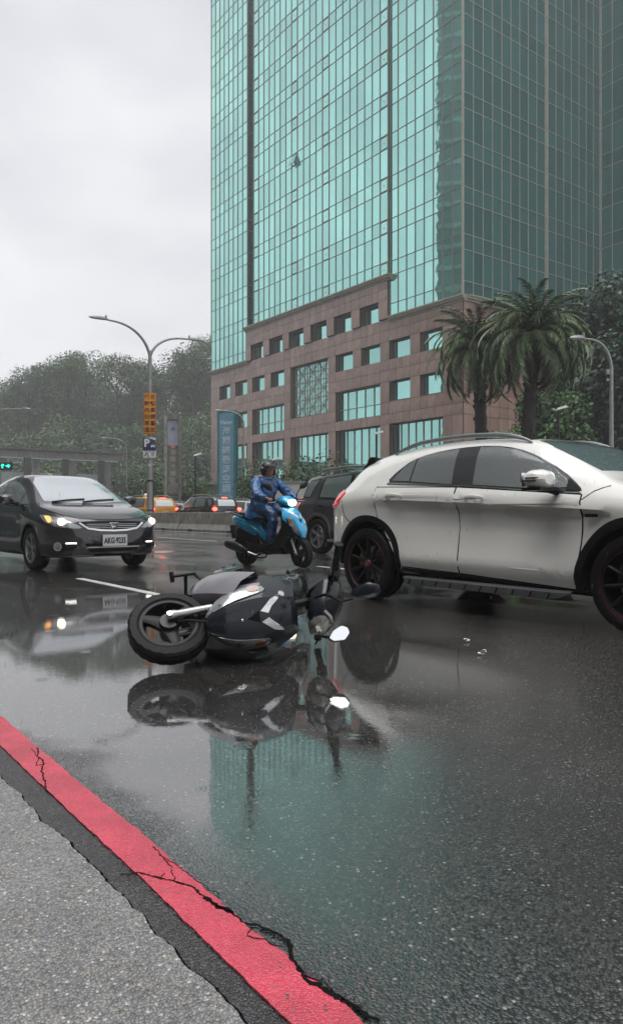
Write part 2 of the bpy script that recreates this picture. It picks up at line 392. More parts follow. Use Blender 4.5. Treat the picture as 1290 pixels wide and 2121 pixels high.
mb = MB(); mb.add([(-200, -70, -.04), (195, -70, -.04), (195, 330, -.04), (-200, 330, -.04)], [(0, 1, 2, 3)])
mb.build('ground', mat('dark earth', (.02, .02, .021), .7, var=.2, vs=.5), smooth=False)['kind'] = 'structure'
# (picture) crack line between pavement and gutter, s measured along the road
ss_ = [-60 + k for k in range(56)] + [-4 + .012 * k for k in range(430)] + [1.2 + k for k in range(30)]
cr = []; wk = 0; wk2 = 0
for s in ss_:
    wk = wk * .9 + random.uniform(-1, 1) * .0035; wk2 = wk2 * .97 + random.uniform(-1, 1) * .0010
    cr.append((s, .649 + .0156 * (max(-4, min(1.2, s)) + 1.06) + .003 * math.sin(s * 2.3) + ((wk + wk2) if -5 < s < 1.3 else 0)))
P2 = lambda s, n: (D.x * s + N.x * n, D.y * s + N.y * n)
sheet('pavement', [(P2(s, -30), P2(s, n - .0040 - .004 * abs(math.sin(s * 4.3) * math.sin(s * 1.7 + 1)))) for s, n in cr], .006, MATS['pavement aggregate'], .045)
sheet('gutter', [(P2(s, n + .0015), P2(s, .70)) for s, n in cr], .0, MATS['gutter strip'], .038)
# the road: near edge at n=.70, reaching far past the building
sheet('road', [(P2(s, .701), P2(s, 40)) for s in (-230, -60, -5, 5, 60)], 0, M_ASP, .035)
sheet('plaza', [(P2(s, 40.02), P2(s, 180)) for s in (-230, 60)], 0, mat('plaza paving', (.12, .115, .11), .5, coat=.5, var=.2, vs=.6), .035)
re = []
for k in range(520):
    s = -4.2 + k * .0105; re.append((P2(s, .703 + .002 * math.sin(s * 3) + jag(s, .0025, 4) + .0 * s), P2(s, .803 + jag(s, .004, 9) - (0.008 * max(0, math.sin(s * 9) * math.sin(s * 23)) if s > -1.6 else 0))))
ro = sheet('red_kerb_line', re, .004, MATS['red road paint'], .0035); ro.name = 'road_line'
def lane_line(s0, s1, n_, w_=.1):
    r = []; k = int((s1 - s0) / .05)
    for i in range(k + 1):
        s = s0 + (s1 - s0) * i / k; r.append((P2(s, n_ - w_ / 2 + jag(s, .006, 2)), P2(s, n_ + w_ / 2 + jag(s, .006, 5))))
    sheet('lane_line', r, .004, MATS['white road paint'], .003)
lane_line(-9.4, -5.9, 3.27); lane_line(-19.5, -15.5, 3.27); lane_line(.6, 4.6, 3.27)
for s0 in (-29.3, -19.3, -9.3, .7): lane_line(s0, s0 + 4, 6.95)
for s0 in (-33, -23, -13, -3): lane_line(s0, s0 + 4, 10.6)
lane_line(-70, 20, 14.6, .15)
# cracks through the red paint (jagged open joints)
def crack(pix, wid, seed, z=.0052):
    random.seed(seed); pts = [Vector((*gp(x, y), 0)) for x, y in pix]; P = []
    for a, b in zip(pts, pts[1:]):
        n_ = max(2, int((b - a).length / .006)); P += [a.lerp(b, k / n_) for k in range(n_)]
    P.append(pts[-1]); rows = []; off = 0
    for i, p in enumerate(P):
        d = (P[min(i + 1, len(P) - 1)] - P[max(i - 1, 0)]).normalized(); q = Vector((-d.y, d.x, 0))
        off = off * .75 + (random.random() - .5) * .006
        w_ = wid * (.35 + random.random() * .9) * (.25 if i in (0, len(P) - 1) else 1); c = p + q * off
        rows.append([c + q * w_ + Vector((0, 0, z - .001)), c + q * w_ * .8 + Vector((0, 0, z)), c - q * w_ * .8 + Vector((0, 0, z)), c - q * w_ + Vector((0, 0, z - .001))])
    m_ = MB(); m_.grid(rows); o = m_.build('pavement_crack', mat('crack dirt', (.006, .006, .006), .8, var=.2, spec=.1), smooth=False); o['kind'] = 'structure'
zc = lambda x, y: (x / 1.633, 1480 + y / 1.633)
crack([zc(*p) for p in ((128, 118), (132, 150), (150, 172), (138, 200), (155, 235), (165, 268))], .0028, 1)
crack([zc(*p) for p in ((105, 122), (130, 150), (120, 180), (150, 178))], .0012, 2)
crack([zc(*p) for p in ((405, 548), (470, 545), (530, 562), (595, 575), (645, 595), (680, 618), (720, 645), (780, 680), (825, 712))], .0030, 3)
crack([zc(*p) for p in ((690, 625), (735, 655), (790, 682))], .0065, 13)
crack([zc(*p) for p in ((825, 712), (870, 722), (930, 750), (968, 775), (978, 815), (1000, 855), (1035, 905), (1080, 925), (1120, 958), (1180, 985), (1240, 1020), (1285, 1050))], .0055, 4)
crack([zc(*p) for p in ((515, 455), (560, 500), (585, 530), (590, 572))], .0013, 5)
crack([zc(*p) for p in ((540, 480), (600, 520), (650, 560), (690, 585), (740, 620))], .0010, 6)
crack([zc(*p) for p in ((850, 725), (845, 755), (890, 770), (930, 790), (968, 795))], .0016, 7)
crack([zc(*p) for p in ((1012, 870), (1045, 880), (1060, 905))], .0014, 8)
crack([zc(*p) for p in ((560, 545), (550, 560), (520, 558))], .0009, 9)
random.seed(11)
# asphalt patches left raised where the red paint has broken away
for pix in (((1015, 868), (1035, 855), (1060, 880), (1095, 905), (1080, 915), (1040, 900)), ((1095, 915), (1130, 935), (1180, 962), (1230, 1000), (1215, 1005), (1130, 955))):
    m_ = MB(); m_.prism([gp(*zc(*p)) for p in pix], .004, Matrix.Translation((0, 0, .0035))); o = m_.build('asphalt_chip', MATS['gutter strip'], smooth=False); o['kind'] = 'structure'
# ------------------------------------------------------------------ litter on the road
def scrap(px, py, sz, label, m_=None):
    x, y = gp(px, py); mbb = MB(); k = 9
    for j in range(3):
        c = Vector((random.uniform(-.3, .3) * sz, random.uniform(-.3, .3) * sz, sz * .18 * (j + .6)))
        ring = [c + Vector((math.cos(a) * sz * random.uniform(.25, .5), math.sin(a) * sz * random.uniform(.25, .5), random.uniform(-.12, .16) * sz)) for a in [2 * math.pi * i / k for i in range(k)]]
        low = [Vector((v.x * .7, v.y * .7, v.z - .14 * sz)) for v in ring]
        mbb.add([c + Vector((0, 0, .1 * sz))] + ring + low, [(0, i + 1, (i + 1) % k + 1) for i in range(k)] + [(i + 1, k + i + 1, k + (i + 1) % k + 1, (i + 1) % k + 1) for i in range(k)])
    o = mbb.build('paper_scrap', m_ or mat('wet paper', (.75, .75, .74), .5, var=.1, vs=30), smooth=False); o.location = (x, y, .003)
    tag(o, label, 'litter', None)
scrap(997, 1358, .05, 'larger crumpled white paper scrap lying on wet asphalt beside white car')
scrap(966, 1331, .035, 'smaller white paper scrap lying on wet asphalt behind the larger crumpled one')
scrap(1208, 1296, .02, 'tiny white paper shred by the front wheel of the white car')
# ------------------------------------------------------------------ office tower on its granite podium
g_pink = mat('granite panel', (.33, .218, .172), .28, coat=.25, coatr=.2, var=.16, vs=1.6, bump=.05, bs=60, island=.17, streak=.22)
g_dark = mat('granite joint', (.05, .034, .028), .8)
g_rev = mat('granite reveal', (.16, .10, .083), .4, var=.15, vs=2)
beige = mat('weathered beige trim', (.33, .315, .25), .5, var=.2, vs=2, bump=.05, bs=30)
alu = mat('bronze mullion', (.20, .215, .20), .42, metal=.3, var=.1)
alu_l = mat('pale mullion', (.36, .36, .31), .45, metal=.2, var=.12)
fr_dark = mat('dark window frame', (.02, .025, .024), .4)
def glass_mat(name, col, isl=.12, rough=.02, wav=.03):
    m = mat(name, col, rough, metal=.93, var=.03, vs=.3, island=isl)
    t = m.node_tree; n = t.nodes.new; l = t.links.new; b = t.nodes['Principled BSDF']
    tcn = n('ShaderNodeNewGeometry'); nz_ = n('ShaderNodeTexNoise'); nz_.inputs['Scale'].default_value = .45; nz_.inputs['Detail'].default_value = 3
    l(tcn.outputs['Position'], nz_.inputs['Vector']); bp = n('ShaderNodeBump'); bp.inputs['Distance'].default_value = .25; bp.inputs['Strength'].default_value = wav
    l(nz_.outputs[0], bp.inputs['Height']); l(bp.outputs[0], b.inputs['Normal']); return m
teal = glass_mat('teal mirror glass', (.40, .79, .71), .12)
teal_shaded = glass_mat('deep teal mirror glass', (.045, .165, .16), .16, wav=.05)  # same tower glass; dark reflections of right face and wing put into its colour
teal_shaded.node_tree.nodes['Principled BSDF'].inputs['Metallic'].default_value = .35
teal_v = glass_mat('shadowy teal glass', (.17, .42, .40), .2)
CX, CY = 12.46, 62.12
tower = thing('office_tower', 'tall teal glass office tower on a reddish granite podium', 'building', (CX, CY, 0), RA)
unit = MB().box((0, 0, 0), (1, 1, 1)).mesh('unit_box', None, smooth=False)
MESH = {}
def shared(key, m):
    if key not in MESH:
        me = unit.copy(); me.name = key; me.materials.append(m); MESH[key] = me
    return MESH[key]
TW = Matrix.Translation((CX, CY, 0)) @ Matrix.Rotation(RA, 4, 'Z'); TWi = TW.inverted()
def place(name, me, c, d, parent):
    o = bpy.data.objects.new(name, me); o.location = c; o.scale = d; return link(o, parent)
cells = {'pane': [], 'panel': []}
def cell(kind, m, c, d):
    p = TW @ Vector(c); Y = max(p.y, 1); sx = p.x / Y
    area = d[2] * max(d[0], d[1]) / Y / Y * (1 if (abs(sx) < .42 and (p.z - .84) / Y < .69) else .0001)
    cells[kind].append((area, m, c, d))
def flush_cells(kind, limit, partname, stuffname):
    L_ = sorted(cells[kind], key=lambda a: -a[0]); by = {}
    for i, (a, m, c, d) in enumerate(L_):
        if i < limit: place(partname, shared(partname + ' ' + m.name, m), c, d, tower)
        else: by.setdefault(m.name, (m, MB()))[1].box(c, d)
    for k, (m, mb) in by.items(): mb.build(stuffname, m, tower, smooth=False)['kind'] = 'stuff'
ZT = 18.65 + 3.9 * 13
mul = MB(); mulp = MB()
def curtain(x0, x1, y, z0, ncol, m, axis=0, bars=None, out=-1, mb=None, vb=.055):
    """glass grid between x0..x1 (axis 0: wall along x at y; axis 1: wall along y at x=y)"""
    mb = mb or mul; wd = (x1 - x0) / ncol; zs = []; z = 18.65
    while z < ZT - .1: zs += [z, z + 1.3]; z += 3.9
    zs = [q for q in zs if q >= z0 - .01] + [ZT]
    if zs[0] > z0 + .05: zs = [z0] + zs
    def P(u, o, zz): return (u, y + o * out, zz) if axis == 0 else (y + o * out, u, zz)
    def Dm(a, b, c): return (a, b, c) if axis == 0 else (b, a, c)
    for i in range(ncol):
        for a, b in zip(zs, zs[1:]):
            cell('pane', m, P(x0 + wd * (i + .5), 0, (a + b) / 2), Dm(wd - .05, .04, b - a - .05))
    for i in range(ncol + 1): mb.box(P(x0 + wd * i, .035, (z0 + ZT) / 2), Dm(vb, .10, ZT - z0))
    for q in zs[1:-1]: mb.box(P((x0 + x1) / 2, .02, q), Dm(abs(x1 - x0) - .002, .08, .055))
# main face: local x = -u, y inward
curtain(-8.86, -.02, 0, 18.65, 8, teal)
curtain(-32.1, -8.86, -.22, 22.5, 21, teal)
curtain(-42.65, -33.83, 0, 18.65, 8, teal)
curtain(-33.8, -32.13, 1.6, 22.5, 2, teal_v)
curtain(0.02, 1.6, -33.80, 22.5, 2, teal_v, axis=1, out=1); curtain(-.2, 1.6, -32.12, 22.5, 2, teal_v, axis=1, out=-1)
# right face (runs away along local y) and the wing coming back toward the road
curtain(.02, 10.8, 0, 18.65, 9, teal_shaded, axis=1, out=1, mb=mulp, vb=.07)
curtain(11.05, 19.3, .12, 18.65, 7, teal_shaded, axis=1, out=1, mb=mulp, vb=.07)
curtain(.2, 20, 19.35, 18.65, 16, teal_shaded, mb=mulp, vb=.07)
curtain(.02, 19, -42.7, 18.65, 16, teal, axis=1, out=-1)
for a, b, y in ((-8.86, -.0, 0.0), (-42.7, -33.83, 0)): pass
mulp.box((.03, -.03, (18.65 + ZT) / 2), (.16, .16, ZT - 18.65)); mulp.box((.1, 10.92, (18.65 + ZT) / 2), (.2, .22, ZT - 18.65))
mulp.box((.2, 19.25, (18.65 + ZT) / 2), (.2, .2, ZT - 18.65))
vf = MB()
for u in (8.86 + 1.1067 * q for q in (20.5, 13.5, 8.5, .5)):
    for k in range(12):
        z = 22.55 + 3.9 * k + (0.0 if u > 30 or 17 < u < 18 or u < 11 else 0)
        for dx, dz, w_, h_ in ((0, .08, 1.0, .035), (0, 1.2, 1.0, .035), (-.5, .64, .035, 1.1), (.5, .64, .035, 1.1)):
            vf.box((-u + dx, -.275, z + dz), (w_, .06, h_))
        vf.box((-u, -.26, z + .6), (.05, .06, .09))
vf.build('vent_frames', alu_l, tower, smooth=False)['kind'] = 'stuff'
mul.build('mullion_grid', alu, tower, smooth=False)['kind'] = 'stuff'
mulp.build('mullion_grid', alu_l, tower, smooth=False)['kind'] = 'stuff'
ow_ = MB(); ow_.box((0, -.45, .0), (1.0, .05, 1.2), M=Matrix.Rotation(R(-24), 4, 'X')); ov = ow_.build('open_vent', teal_v, tower, smooth=False); ov.location = (-23.80, -.05, 38.75)
flush_cells('pane', 290, 'pane', 'far_panes')
# the notch is cut by keeping the core behind it
core2 = MB()
for a, b, y0 in ((-42.6, -33.9, .1), (-33.9, -32.0, 1.75), (-32.0, -8.87, .1), (-8.86, -.12, .1)): zb = 22.6 if a in (-33.9, -32.0) else 19.2; core2.box(((a + b) / 2, (y0 + 18) / 2, (ZT + zb) / 2), (b - a, 18 - y0, ZT - zb))
core2.box((10, 29.5, ZT / 2 + 9.5), (20, 19.6, ZT - 19.4)); core2.box((-21.3, 28, ZT / 2), (42.5, 19.6, ZT - .2)); core2.build('core', fr_dark, tower, smooth=False)
MB().box((-21.3, 14, ZT + .5), (43, 28.4, 1)).box((10, 29.4, ZT + .5), (20.4, 20.4, 1.01)).build('parapet', beige, tower, smooth=False)
# ---- podium
WINC = [(2.2, 4.95), (6.2, 8.95), (10.2, 12.95), (14.2, 16.95), (18.15, 20.9), (22.15, 24.9), (26.1, 28.8), (30.05, 32.75), (33.87, 36.62), (37.87, 40.5)]
small = [(i, 18.65, 20.4) for i in range(2, 8)] + [(i, 14.88, 16.6) for i in (0, 1, 2, 3, 6, 7, 8, 9)] + [(0, 11.06, 12.9), (1, 11.06, 12.9), (8, 10.95, 12.75)]
big = [(26.05, 32.75, 9.88, 12.8, 5), (10.2, 16.98, 9.88, 12.8, 5), (18.1, 24.85, 11.0, 16.55, 0)]
grd = [(2.2, 9.05, 7), (10.25, 17.0, 6), (18.15, 24.85, 6), (26.05, 32.75, 6), (33.85, 40.5, 6)]
opens = [(WINC[i][0], WINC[i][1], a, b) for i, a, b in small] + [(a, b, c, d) for a, b, c, d, _ in big] + [(a, b, .3, 8.95) for a, b, _ in grd]
def inside(u, z): return any(a < u < b and c < z < d for a, b, c, d in opens)
us = [0, 1.1, 2.2]
for i, (a, b) in enumerate(WINC):
    if us[-1] < a - .02: us.append(a)
    us += [a + (b - a) / 3, a + 2 * (b - a) / 3, b]
us += [41.6, 42.7]; us = sorted(set(round(q, 3) for q in us))
us = [q for i, q in enumerate(us) if i == 0 or q - us[i - 1] > .03]
zs = [0, .3, 3.1, 5.9, 8.95, 9.88, 10.95, 12.85, 13.9, 14.88, 16.58, 17.6, 18.65, 20.4, 21.4, 22.5]
back = MB()
for i in range(len(us) - 1):
    for j in range(len(zs) - 1):
        u0, u1, z0, z1 = us[i], us[i + 1], zs[j], zs[j + 1]; uc, zc_ = (u0 + u1) / 2, (z0 + z1) / 2
        if inside(uc, zc_): continue
        if z0 >= 18.6 and not (8.86 < uc < 33.9): continue
        pr = -.22 if (8.86 < uc < 33.9 and z0 > 18.6) else 0
        back.box((-uc, .12 + pr / 2, zc_), (u1 - u0, .2 - pr, z1 - z0))
        cell('panel', g_pink, (-uc, -.01 + pr, zc_), (u1 - u0 - .035, .07, z1 - z0 - .035))
# side strip of the proud upper band, return walls of the right side
def wall_y(x, y0, y1, cols, zl, holes=()):
    ys = [y0 + (y1 - y0) * k / cols for k in range(cols + 1)]
    for a, b in zip(ys, ys[1:]):
        for c, d in zip(zl, zl[1:]):
            if any(h[0] - .01 < (a + b) / 2 < h[1] and h[2] < (c + d) / 2 < h[3] for h in holes): continue
            back.box((x - .13, (a + b) / 2, (c + d) / 2), (.2, b - a, d - c)); cell('panel', g_pink, (x + .01, (a + b) / 2, (c + d) / 2), (.07, b - a - .035, d - c - .035))
zl = [0, .3, 3.1, 5.9, 8.95, 9.88, 10.95, 12.85, 13.9, 14.88, 16.58, 17.6, 18.65]
hs = [(2.4, 9.6, .3, 5.9), (11.2, 18.2, .3, 5.9)]
wall_y(.06, 0.02, 1.2, 1, zl); wall_y(-.25, 1.2, 19.3, 15, zl, hs)
for k in range(13):
    for c, d in zip(zl, zl[1:]):
        x0 = -.1 + 20 * k / 13
        if 2 < x0 < 17 and .3 <= c < 5: continue
        back.box((x0 + .77, 19.5, (c + d) / 2), (1.54, .2, d - c)); cell('panel', g_pink, (x0 + .77, 19.37, (c + d) / 2), (1.5, .07, d - c - .035))
flush_cells('panel', 290, 'granite_panel', 'far_granite_panels')
back.build('podium_wall', g_dark, tower, smooth=False)
# cornices
co = MB()
for a, b, z, y in ((-8.8, .25, 18.65, 0), (-43.0, -33.6, 18.65, 0), (-34.0, -8.5, 22.5, -.22)):
    for dz, dd, h in ((-.28, .12, .2), (-.1, .30, .2), (.06, .42, .14)): co.box(((a + b) / 2, y - dd / 2 + .1, z + dz), (b - a + dd * .3, dd + .2, h))
for dz, dd, h in ((-.28, .12, .2), (-.1, .30, .2), (.06, .42, .14)):
    co.box((dd / 2 + .02, 9.7, z - 3.85 + dz), (dd + .2, 18.8, h)); co.box((10, 19.25 - dd / 2, 18.65 + dz), (19.6, dd, h))
co.build('cornice', beige, tower, smooth=False)
# windows with deep reveals
DP = .5
pane_me = shared('window pane', teal)
def window(u0, u1, z0, z1, nx, rows=(), m=teal, dp=DP, star=False):
    rv = MB(); x0, x1 = -u1, -u0; t = .12
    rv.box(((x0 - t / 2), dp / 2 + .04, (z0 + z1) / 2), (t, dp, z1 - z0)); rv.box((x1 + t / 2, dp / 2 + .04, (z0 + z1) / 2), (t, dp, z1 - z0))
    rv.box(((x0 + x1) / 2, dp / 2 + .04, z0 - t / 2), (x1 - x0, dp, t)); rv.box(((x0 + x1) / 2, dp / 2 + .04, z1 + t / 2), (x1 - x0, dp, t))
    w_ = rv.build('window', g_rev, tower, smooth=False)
    f = MB(); b = .09; y = dp - .02
    f.box((x0 + b / 2, y, (z0 + z1) / 2), (b, .12, z1 - z0)); f.box((x1 - b / 2, y, (z0 + z1) / 2), (b, .12, z1 - z0))
    f.box(((x0 + x1) / 2, y, z0 + b / 2), (x1 - x0 - 2 * b, .12, b)); f.box(((x0 + x1) / 2, y, z1 - b / 2), (x1 - x0 - 2 * b, .12, b))
    f.build('frame', fr_dark, w_, smooth=False)
    zz = [z0 + b] + list(rows) + [z1 - b]; wd = (x1 - x0 - 2 * b) / nx; g = MB()
    for i in range(nx):
        for a, c in zip(zz, zz[1:]): place('pane', shared('window pane ' + m.name, m), (x0 + b + wd * (i + .5), dp + .03, (a + c) / 2), (wd - .03, .04, c - a - .03), w_)
    if nx > 1:
        for i in range(1, nx): g.box((x0 + b + wd * i, dp - .01, (z0 + z1) / 2), (.07, .12, z1 - z0 - 2 * b))
        for r_ in rows: g.box(((x0 + x1) / 2, dp - .005, r_), (x1 - x0 - 2 * b, .1, .07))
    if star:
        W = x1 - x0; H = z1 - z0; cx0 = x0 + .5; cw = (W - 1.0) / 3; ch = H / 3
        for i in range(4): g.box((cx0 + cw * i, dp - .06, (z0 + z1) / 2), (.07, .05, H - .2))
        for i in range(3):
            g.box((cx0 + cw * (i + .5), dp - .07, (z0 + z1) / 2), (.05, .04, H - .2))
            for j in range(3):
                cz = z0 + ch * (j + .5); c = (cx0 + cw * (i + .5), dp - .075, cz); ln = math.hypot(cw, ch) - .05; a = math.atan2(ch, cw)
                for s_ in (1, -1): g.box((c[0], c[1] - .01 * s_, c[2]), (ln, .04, .06), M=Matrix.Rotation(-a * s_, 4, 'Y'))
                g.box((c[0], dp - .05, cz), (cw, .04, .05))
        for j in range(1, 3): g.box(((x0 + x1) / 2, dp - .065, z0 + ch * j), (W - .2, .05, .07))
    if g.v: g.build('glazing_bar', alu_l, w_, smooth=False)
    return w_
for i, a, b in small: window(WINC[i][0], WINC[i][1], a, b, 1)
for a, b, c, d, n_ in big:
    if n_: window(a, b, c, d, n_, (c + 1.15,))
    else: window(a, b, c, d, 7, (), star=True, dp=.45)
for a, b, n_ in grd: window(a, b, .3, 8.95, n_, (2.6, 4.6), m=teal, dp=.62)
for a, b in ((2.4, 9.6), (11.2, 18.2)):
    rv = MB(); rv.box((-.75, (a + b) / 2, 3.1), (.02, b - a, 5.6)); w_ = rv.build('window', fr_dark, tower, smooth=False); g = MB()
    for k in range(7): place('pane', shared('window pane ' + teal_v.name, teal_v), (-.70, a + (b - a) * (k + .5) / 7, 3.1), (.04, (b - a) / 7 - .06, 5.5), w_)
    for k in range(8): g.box((-.64, a + (b - a) * k / 7, 3.1), (.1, .08, 5.6))
    g.box((-.63, (a + b) / 2, 4.2), (.08, b - a, .08)); g.build('glazing_bar', alu_l, w_, smooth=False)
for k in range(8):
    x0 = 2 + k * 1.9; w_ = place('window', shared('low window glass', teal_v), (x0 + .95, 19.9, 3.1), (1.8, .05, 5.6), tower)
# ------------------------------------------------------------------ building across the side street, out of frame to the left
ot = thing('office_block', 'dark green glass office block across the road at the left', 'building', (-66, 38, 0), R(0))
gb = mat('green grey block glass', (.05, .085, .08), .12, var=.2, vs=.05); bp_ = mat('band panel', (.16, .21, .20), .3, var=.1)
MB().box((0, 16, 49.5), (30, 38, 99)).build('tower_wall', gb, ot, smooth=False); MB().box((0, -18, 42), (29.9, 30, 84)).build('low_wall', gb, ot, smooth=False)
for k in range(28): MB().box((0, 16, 3 + k * 3.5), (30.3, 38.3, .7)).build('floor_band', bp_, ot, smooth=False)
for k in range(24): MB().box((0, -18.1, 3 + k * 3.5), (30.2, 30, .7)).build('floor_band', bp_, ot, smooth=False)
# ------------------------------------------------------------------ unseen row added behind the camera, pavement side, to cut low sky light
rw = mat('grey rendered facade', (.16, .155, .15), .6, var=.2, vs=.3); rg2 = mat('dark shop glass', (.03, .04, .04), .1, var=.1)
for k in range(4):
    s0 = -38 + k * 21; p = rd(s0 + 10, -19); h = (23, 19, 26, 21)[k]
    t = thing('apartment_building', ['grey apartment building behind the camera, leftmost', 'lower grey apartment building behind the camera', 'tallest grey apartment building behind the camera', 'grey apartment building behind the camera, rightmost'][k], 'building', (p.x, p.y, 0), RA)
    MB().box((0, 0, h / 2), (20.4, 9, h)).build('wall', rw, t, smooth=False); MB().box((0, 0, h + .3), (20.8, 9.4, .6)).build('parapet', conc_ if False else rw, t, smooth=False)
    for f in range(int(h / 3.4)):
        for c in range(6): place('window', shared('rear window', rg2), (-8.2 + c * 3.3, 4.52, 2 + f * 3.4), (2.1, .1, 1.7), t)
# ------------------------------------------------------------------ vegetation
bark = mat('wet bark', (.035, .028, .022), .75, var=.3, vs=6, bump=.6, bs=18)
def leafm(name, c, isl=.45): 
    m = mat(name, c, .38, var=.35, vs=.35, island=isl, spec=.35); return m
lf_far = [leafm('hill foliage', (.040, .098, .028)), leafm('hill foliage olive', (.058, .120, .030)), leafm('hill foliage blue', (.032, .078, .034))]
lf_bush = leafm('shrub foliage', (.045, .10, .028)); lf_bright = leafm('bright shrub foliage', (.11, .22, .05)); lf_dark = leafm('ivy foliage', (.034, .074, .040)); lf_palm = leafm('palm leaflet', (.105, .16, .072), .65)
def leaves(lobes, n, size, shell=.55, flat=.6, rg=rng):
    """leaf quads scattered in ellipsoid lobes; lobes = [(cx,cy,cz,rx,ry,rz)]"""
    Lb = np.array(lobes, float); wv = (Lb[:, 3] * Lb[:, 4] * Lb[:, 5]) ** (2 / 3); idx = rg.choice(len(Lb), n, p=wv / wv.sum())
    d = rg.normal(size=(n, 3)); d /= np.linalg.norm(d, axis=1)[:, None]; rr = shell + (1.08 - shell) * rg.random(n) ** .7
    c = Lb[idx, :3] + d * rr[:, None] * Lb[idx, 3:]
    nr = d + rg.normal(size=(n, 3)) * .55 + np.array([0, 0, .35]); nr /= np.linalg.norm(nr, axis=1)[:, None]
    a = np.cross(nr, rg.normal(size=(n, 3))); a /= np.linalg.norm(a, axis=1)[:, None]; b = np.cross(nr, a)
    s = size * (.6 + .8 * rg.random(n))[:, None]; a = a * s; b = b * s * flat
    V = np.stack([c - a, c - b + nr * s * .12, c + a, c + b + nr * s * .12], 1).reshape(-1, 3)
    return V, np.arange(4 * n).reshape(-1, 4)
def crown_lobes(r, h, k, rg=rng, top=1.0):
    out = [(0, 0, 0, r * .62, r * .62, h * .62)]
    for _ in range(k):
        a = rg.random() * 6.283; e = rg.random() ** .8; z = (-.35 + 1.15 * e) * h * .75; q = r * (.75 - .42 * e) * (.7 + .5 * rg.random())
        s = r * (.24 + .24 * rg.random()); out.append((q * math.cos(a), q * math.sin(a), z, s, s, s * (.7 + .25 * rg.random())))
    return out
def tree_parts(kind, r, h, k, nl, ls, lm, trunk_h, trunk_r, shell=.55, rg=rng):
    V, F = leaves(crown_lobes(r, h, k, rg), nl, ls, shell, rg=rg); V = V + np.array([0, 0, trunk_h + h * .45])
    cm = npmesh('crown', V, F, lm)
    mb = MB(); top = trunk_h + h * .2; mb.tube([(0, 0, -1.5), (0.02 * h, .01, trunk_h * .5), (.03 * h, -.02 * h, top)], [trunk_r, trunk_r * .8, trunk_r * .5], 7)
    for j in range(6):
        a = rg.random() * 6.283; mb.tube([(.02 * h, 0, trunk_h * (.6 + .05 * j)), (r * .3 * math.cos(a), r * .3 * math.sin(a), top), (r * .62 * math.cos(a), r * .62 * math.sin(a), top + h * .35)], [trunk_r * .4, trunk_r * .28, trunk_r * .1], 5)
    return cm, mb.mesh('trunk', bark)
def put_tree(name, cm, tm, loc, sc, rz, label, cat='tree', group=None):
    r_ = thing(name, label, cat, loc, rz, group); r_.scale = sc
    link(bpy.data.objects.new('crown', cm), r_); link(bpy.data.objects.new('trunk', tm), r_); return r_
# hill
hill = MB(); rows = []
def hz(x, y):
    t = min(1, max(0, (y - 118) / 75)); b = 24 * t * t * (3 - 2 * t)
    return max(-.5, b * (1 - .35 * math.exp(-((x + 95) / 18) ** 2)) * (.82 + .10 * math.sin(x * .11) + .08 * math.sin(x * .31 + y * .2)))
for j in range(24):
    y = 112 + j * 7; rows.append([(x * 6, y, hz(x * 6, y)) for x in range(-30, 14)])
hill.grid(rows); h_ = hill.build('hill', mat('hill undergrowth', (.02, .03, .014), .9, var=.4, vs=.2, bump=1, bs=.6)); h_['kind'] = 'structure'
rgt = np.random.default_rng(3)
protos = []
for i in range(6):
    rr, hh = 5.2 + .5 * (i % 3), 5.4 + .6 * (i % 2)
    protos.append(tree_parts('hill', rr, hh, 18, 3400, .21, lf_far[i % 3], 5.5, .28, .5, rgt))
# skyline trees: (picture x, distance, top height) as world places, each with its own looks
sk = [(-6, 168, 812), (28, 158, 790), (62, 150, 762), (96, 162, 762), (140, 150, 728), (178, 158, 732), (212, 178, 782), (243, 150, 738), (275, 162, 748), (308, 152, 758), (345, 165, 766), (378, 158, 735), (402, 148, 712), (430, 155, 700)]
lab = ['leaning ragged tree at the far left edge of the wooded skyline', 'thin see-through tree left of the first tall skyline crown', 'broad low tree with open branches on the left skyline', 'flat topped tree between the open one and the tall round crown', 'tall round crown rising highest on the left half of the skyline', 'dense shoulder crown just right of the tall round skyline tree', 'lowest tree in the dip of the wooded skyline', 'pointed crown right after the dip of the wooded skyline', 'rounded crown between the dip and the double lamp post', 'tree crown straight behind the top of the double lamp post', 'low even crown right of the double lamp post', 'ragged crown left of the tall trees beside the tower', 'tall airy tree beside the left edge of the glass tower', 'dark tree whose crown touches the left edge of the glass tower']
for i, (px, Y, ty) in enumerate(sk):
    X = (px - 645) / 1560 * Y; top = .84 + (1062 - ty) * Y / 1560; sc = 1.0 + .12 * math.sin(i * 2.3)
    cm, tm = protos[i % 6]; H = (5.5 + 5.7 * .45 + 5.7 * .78) * sc
    put_tree('hill_tree', cm, tm, (X, Y, top - H), (sc, sc, sc), i * 1.7, lab[i], group='trees along the wooded skyline')
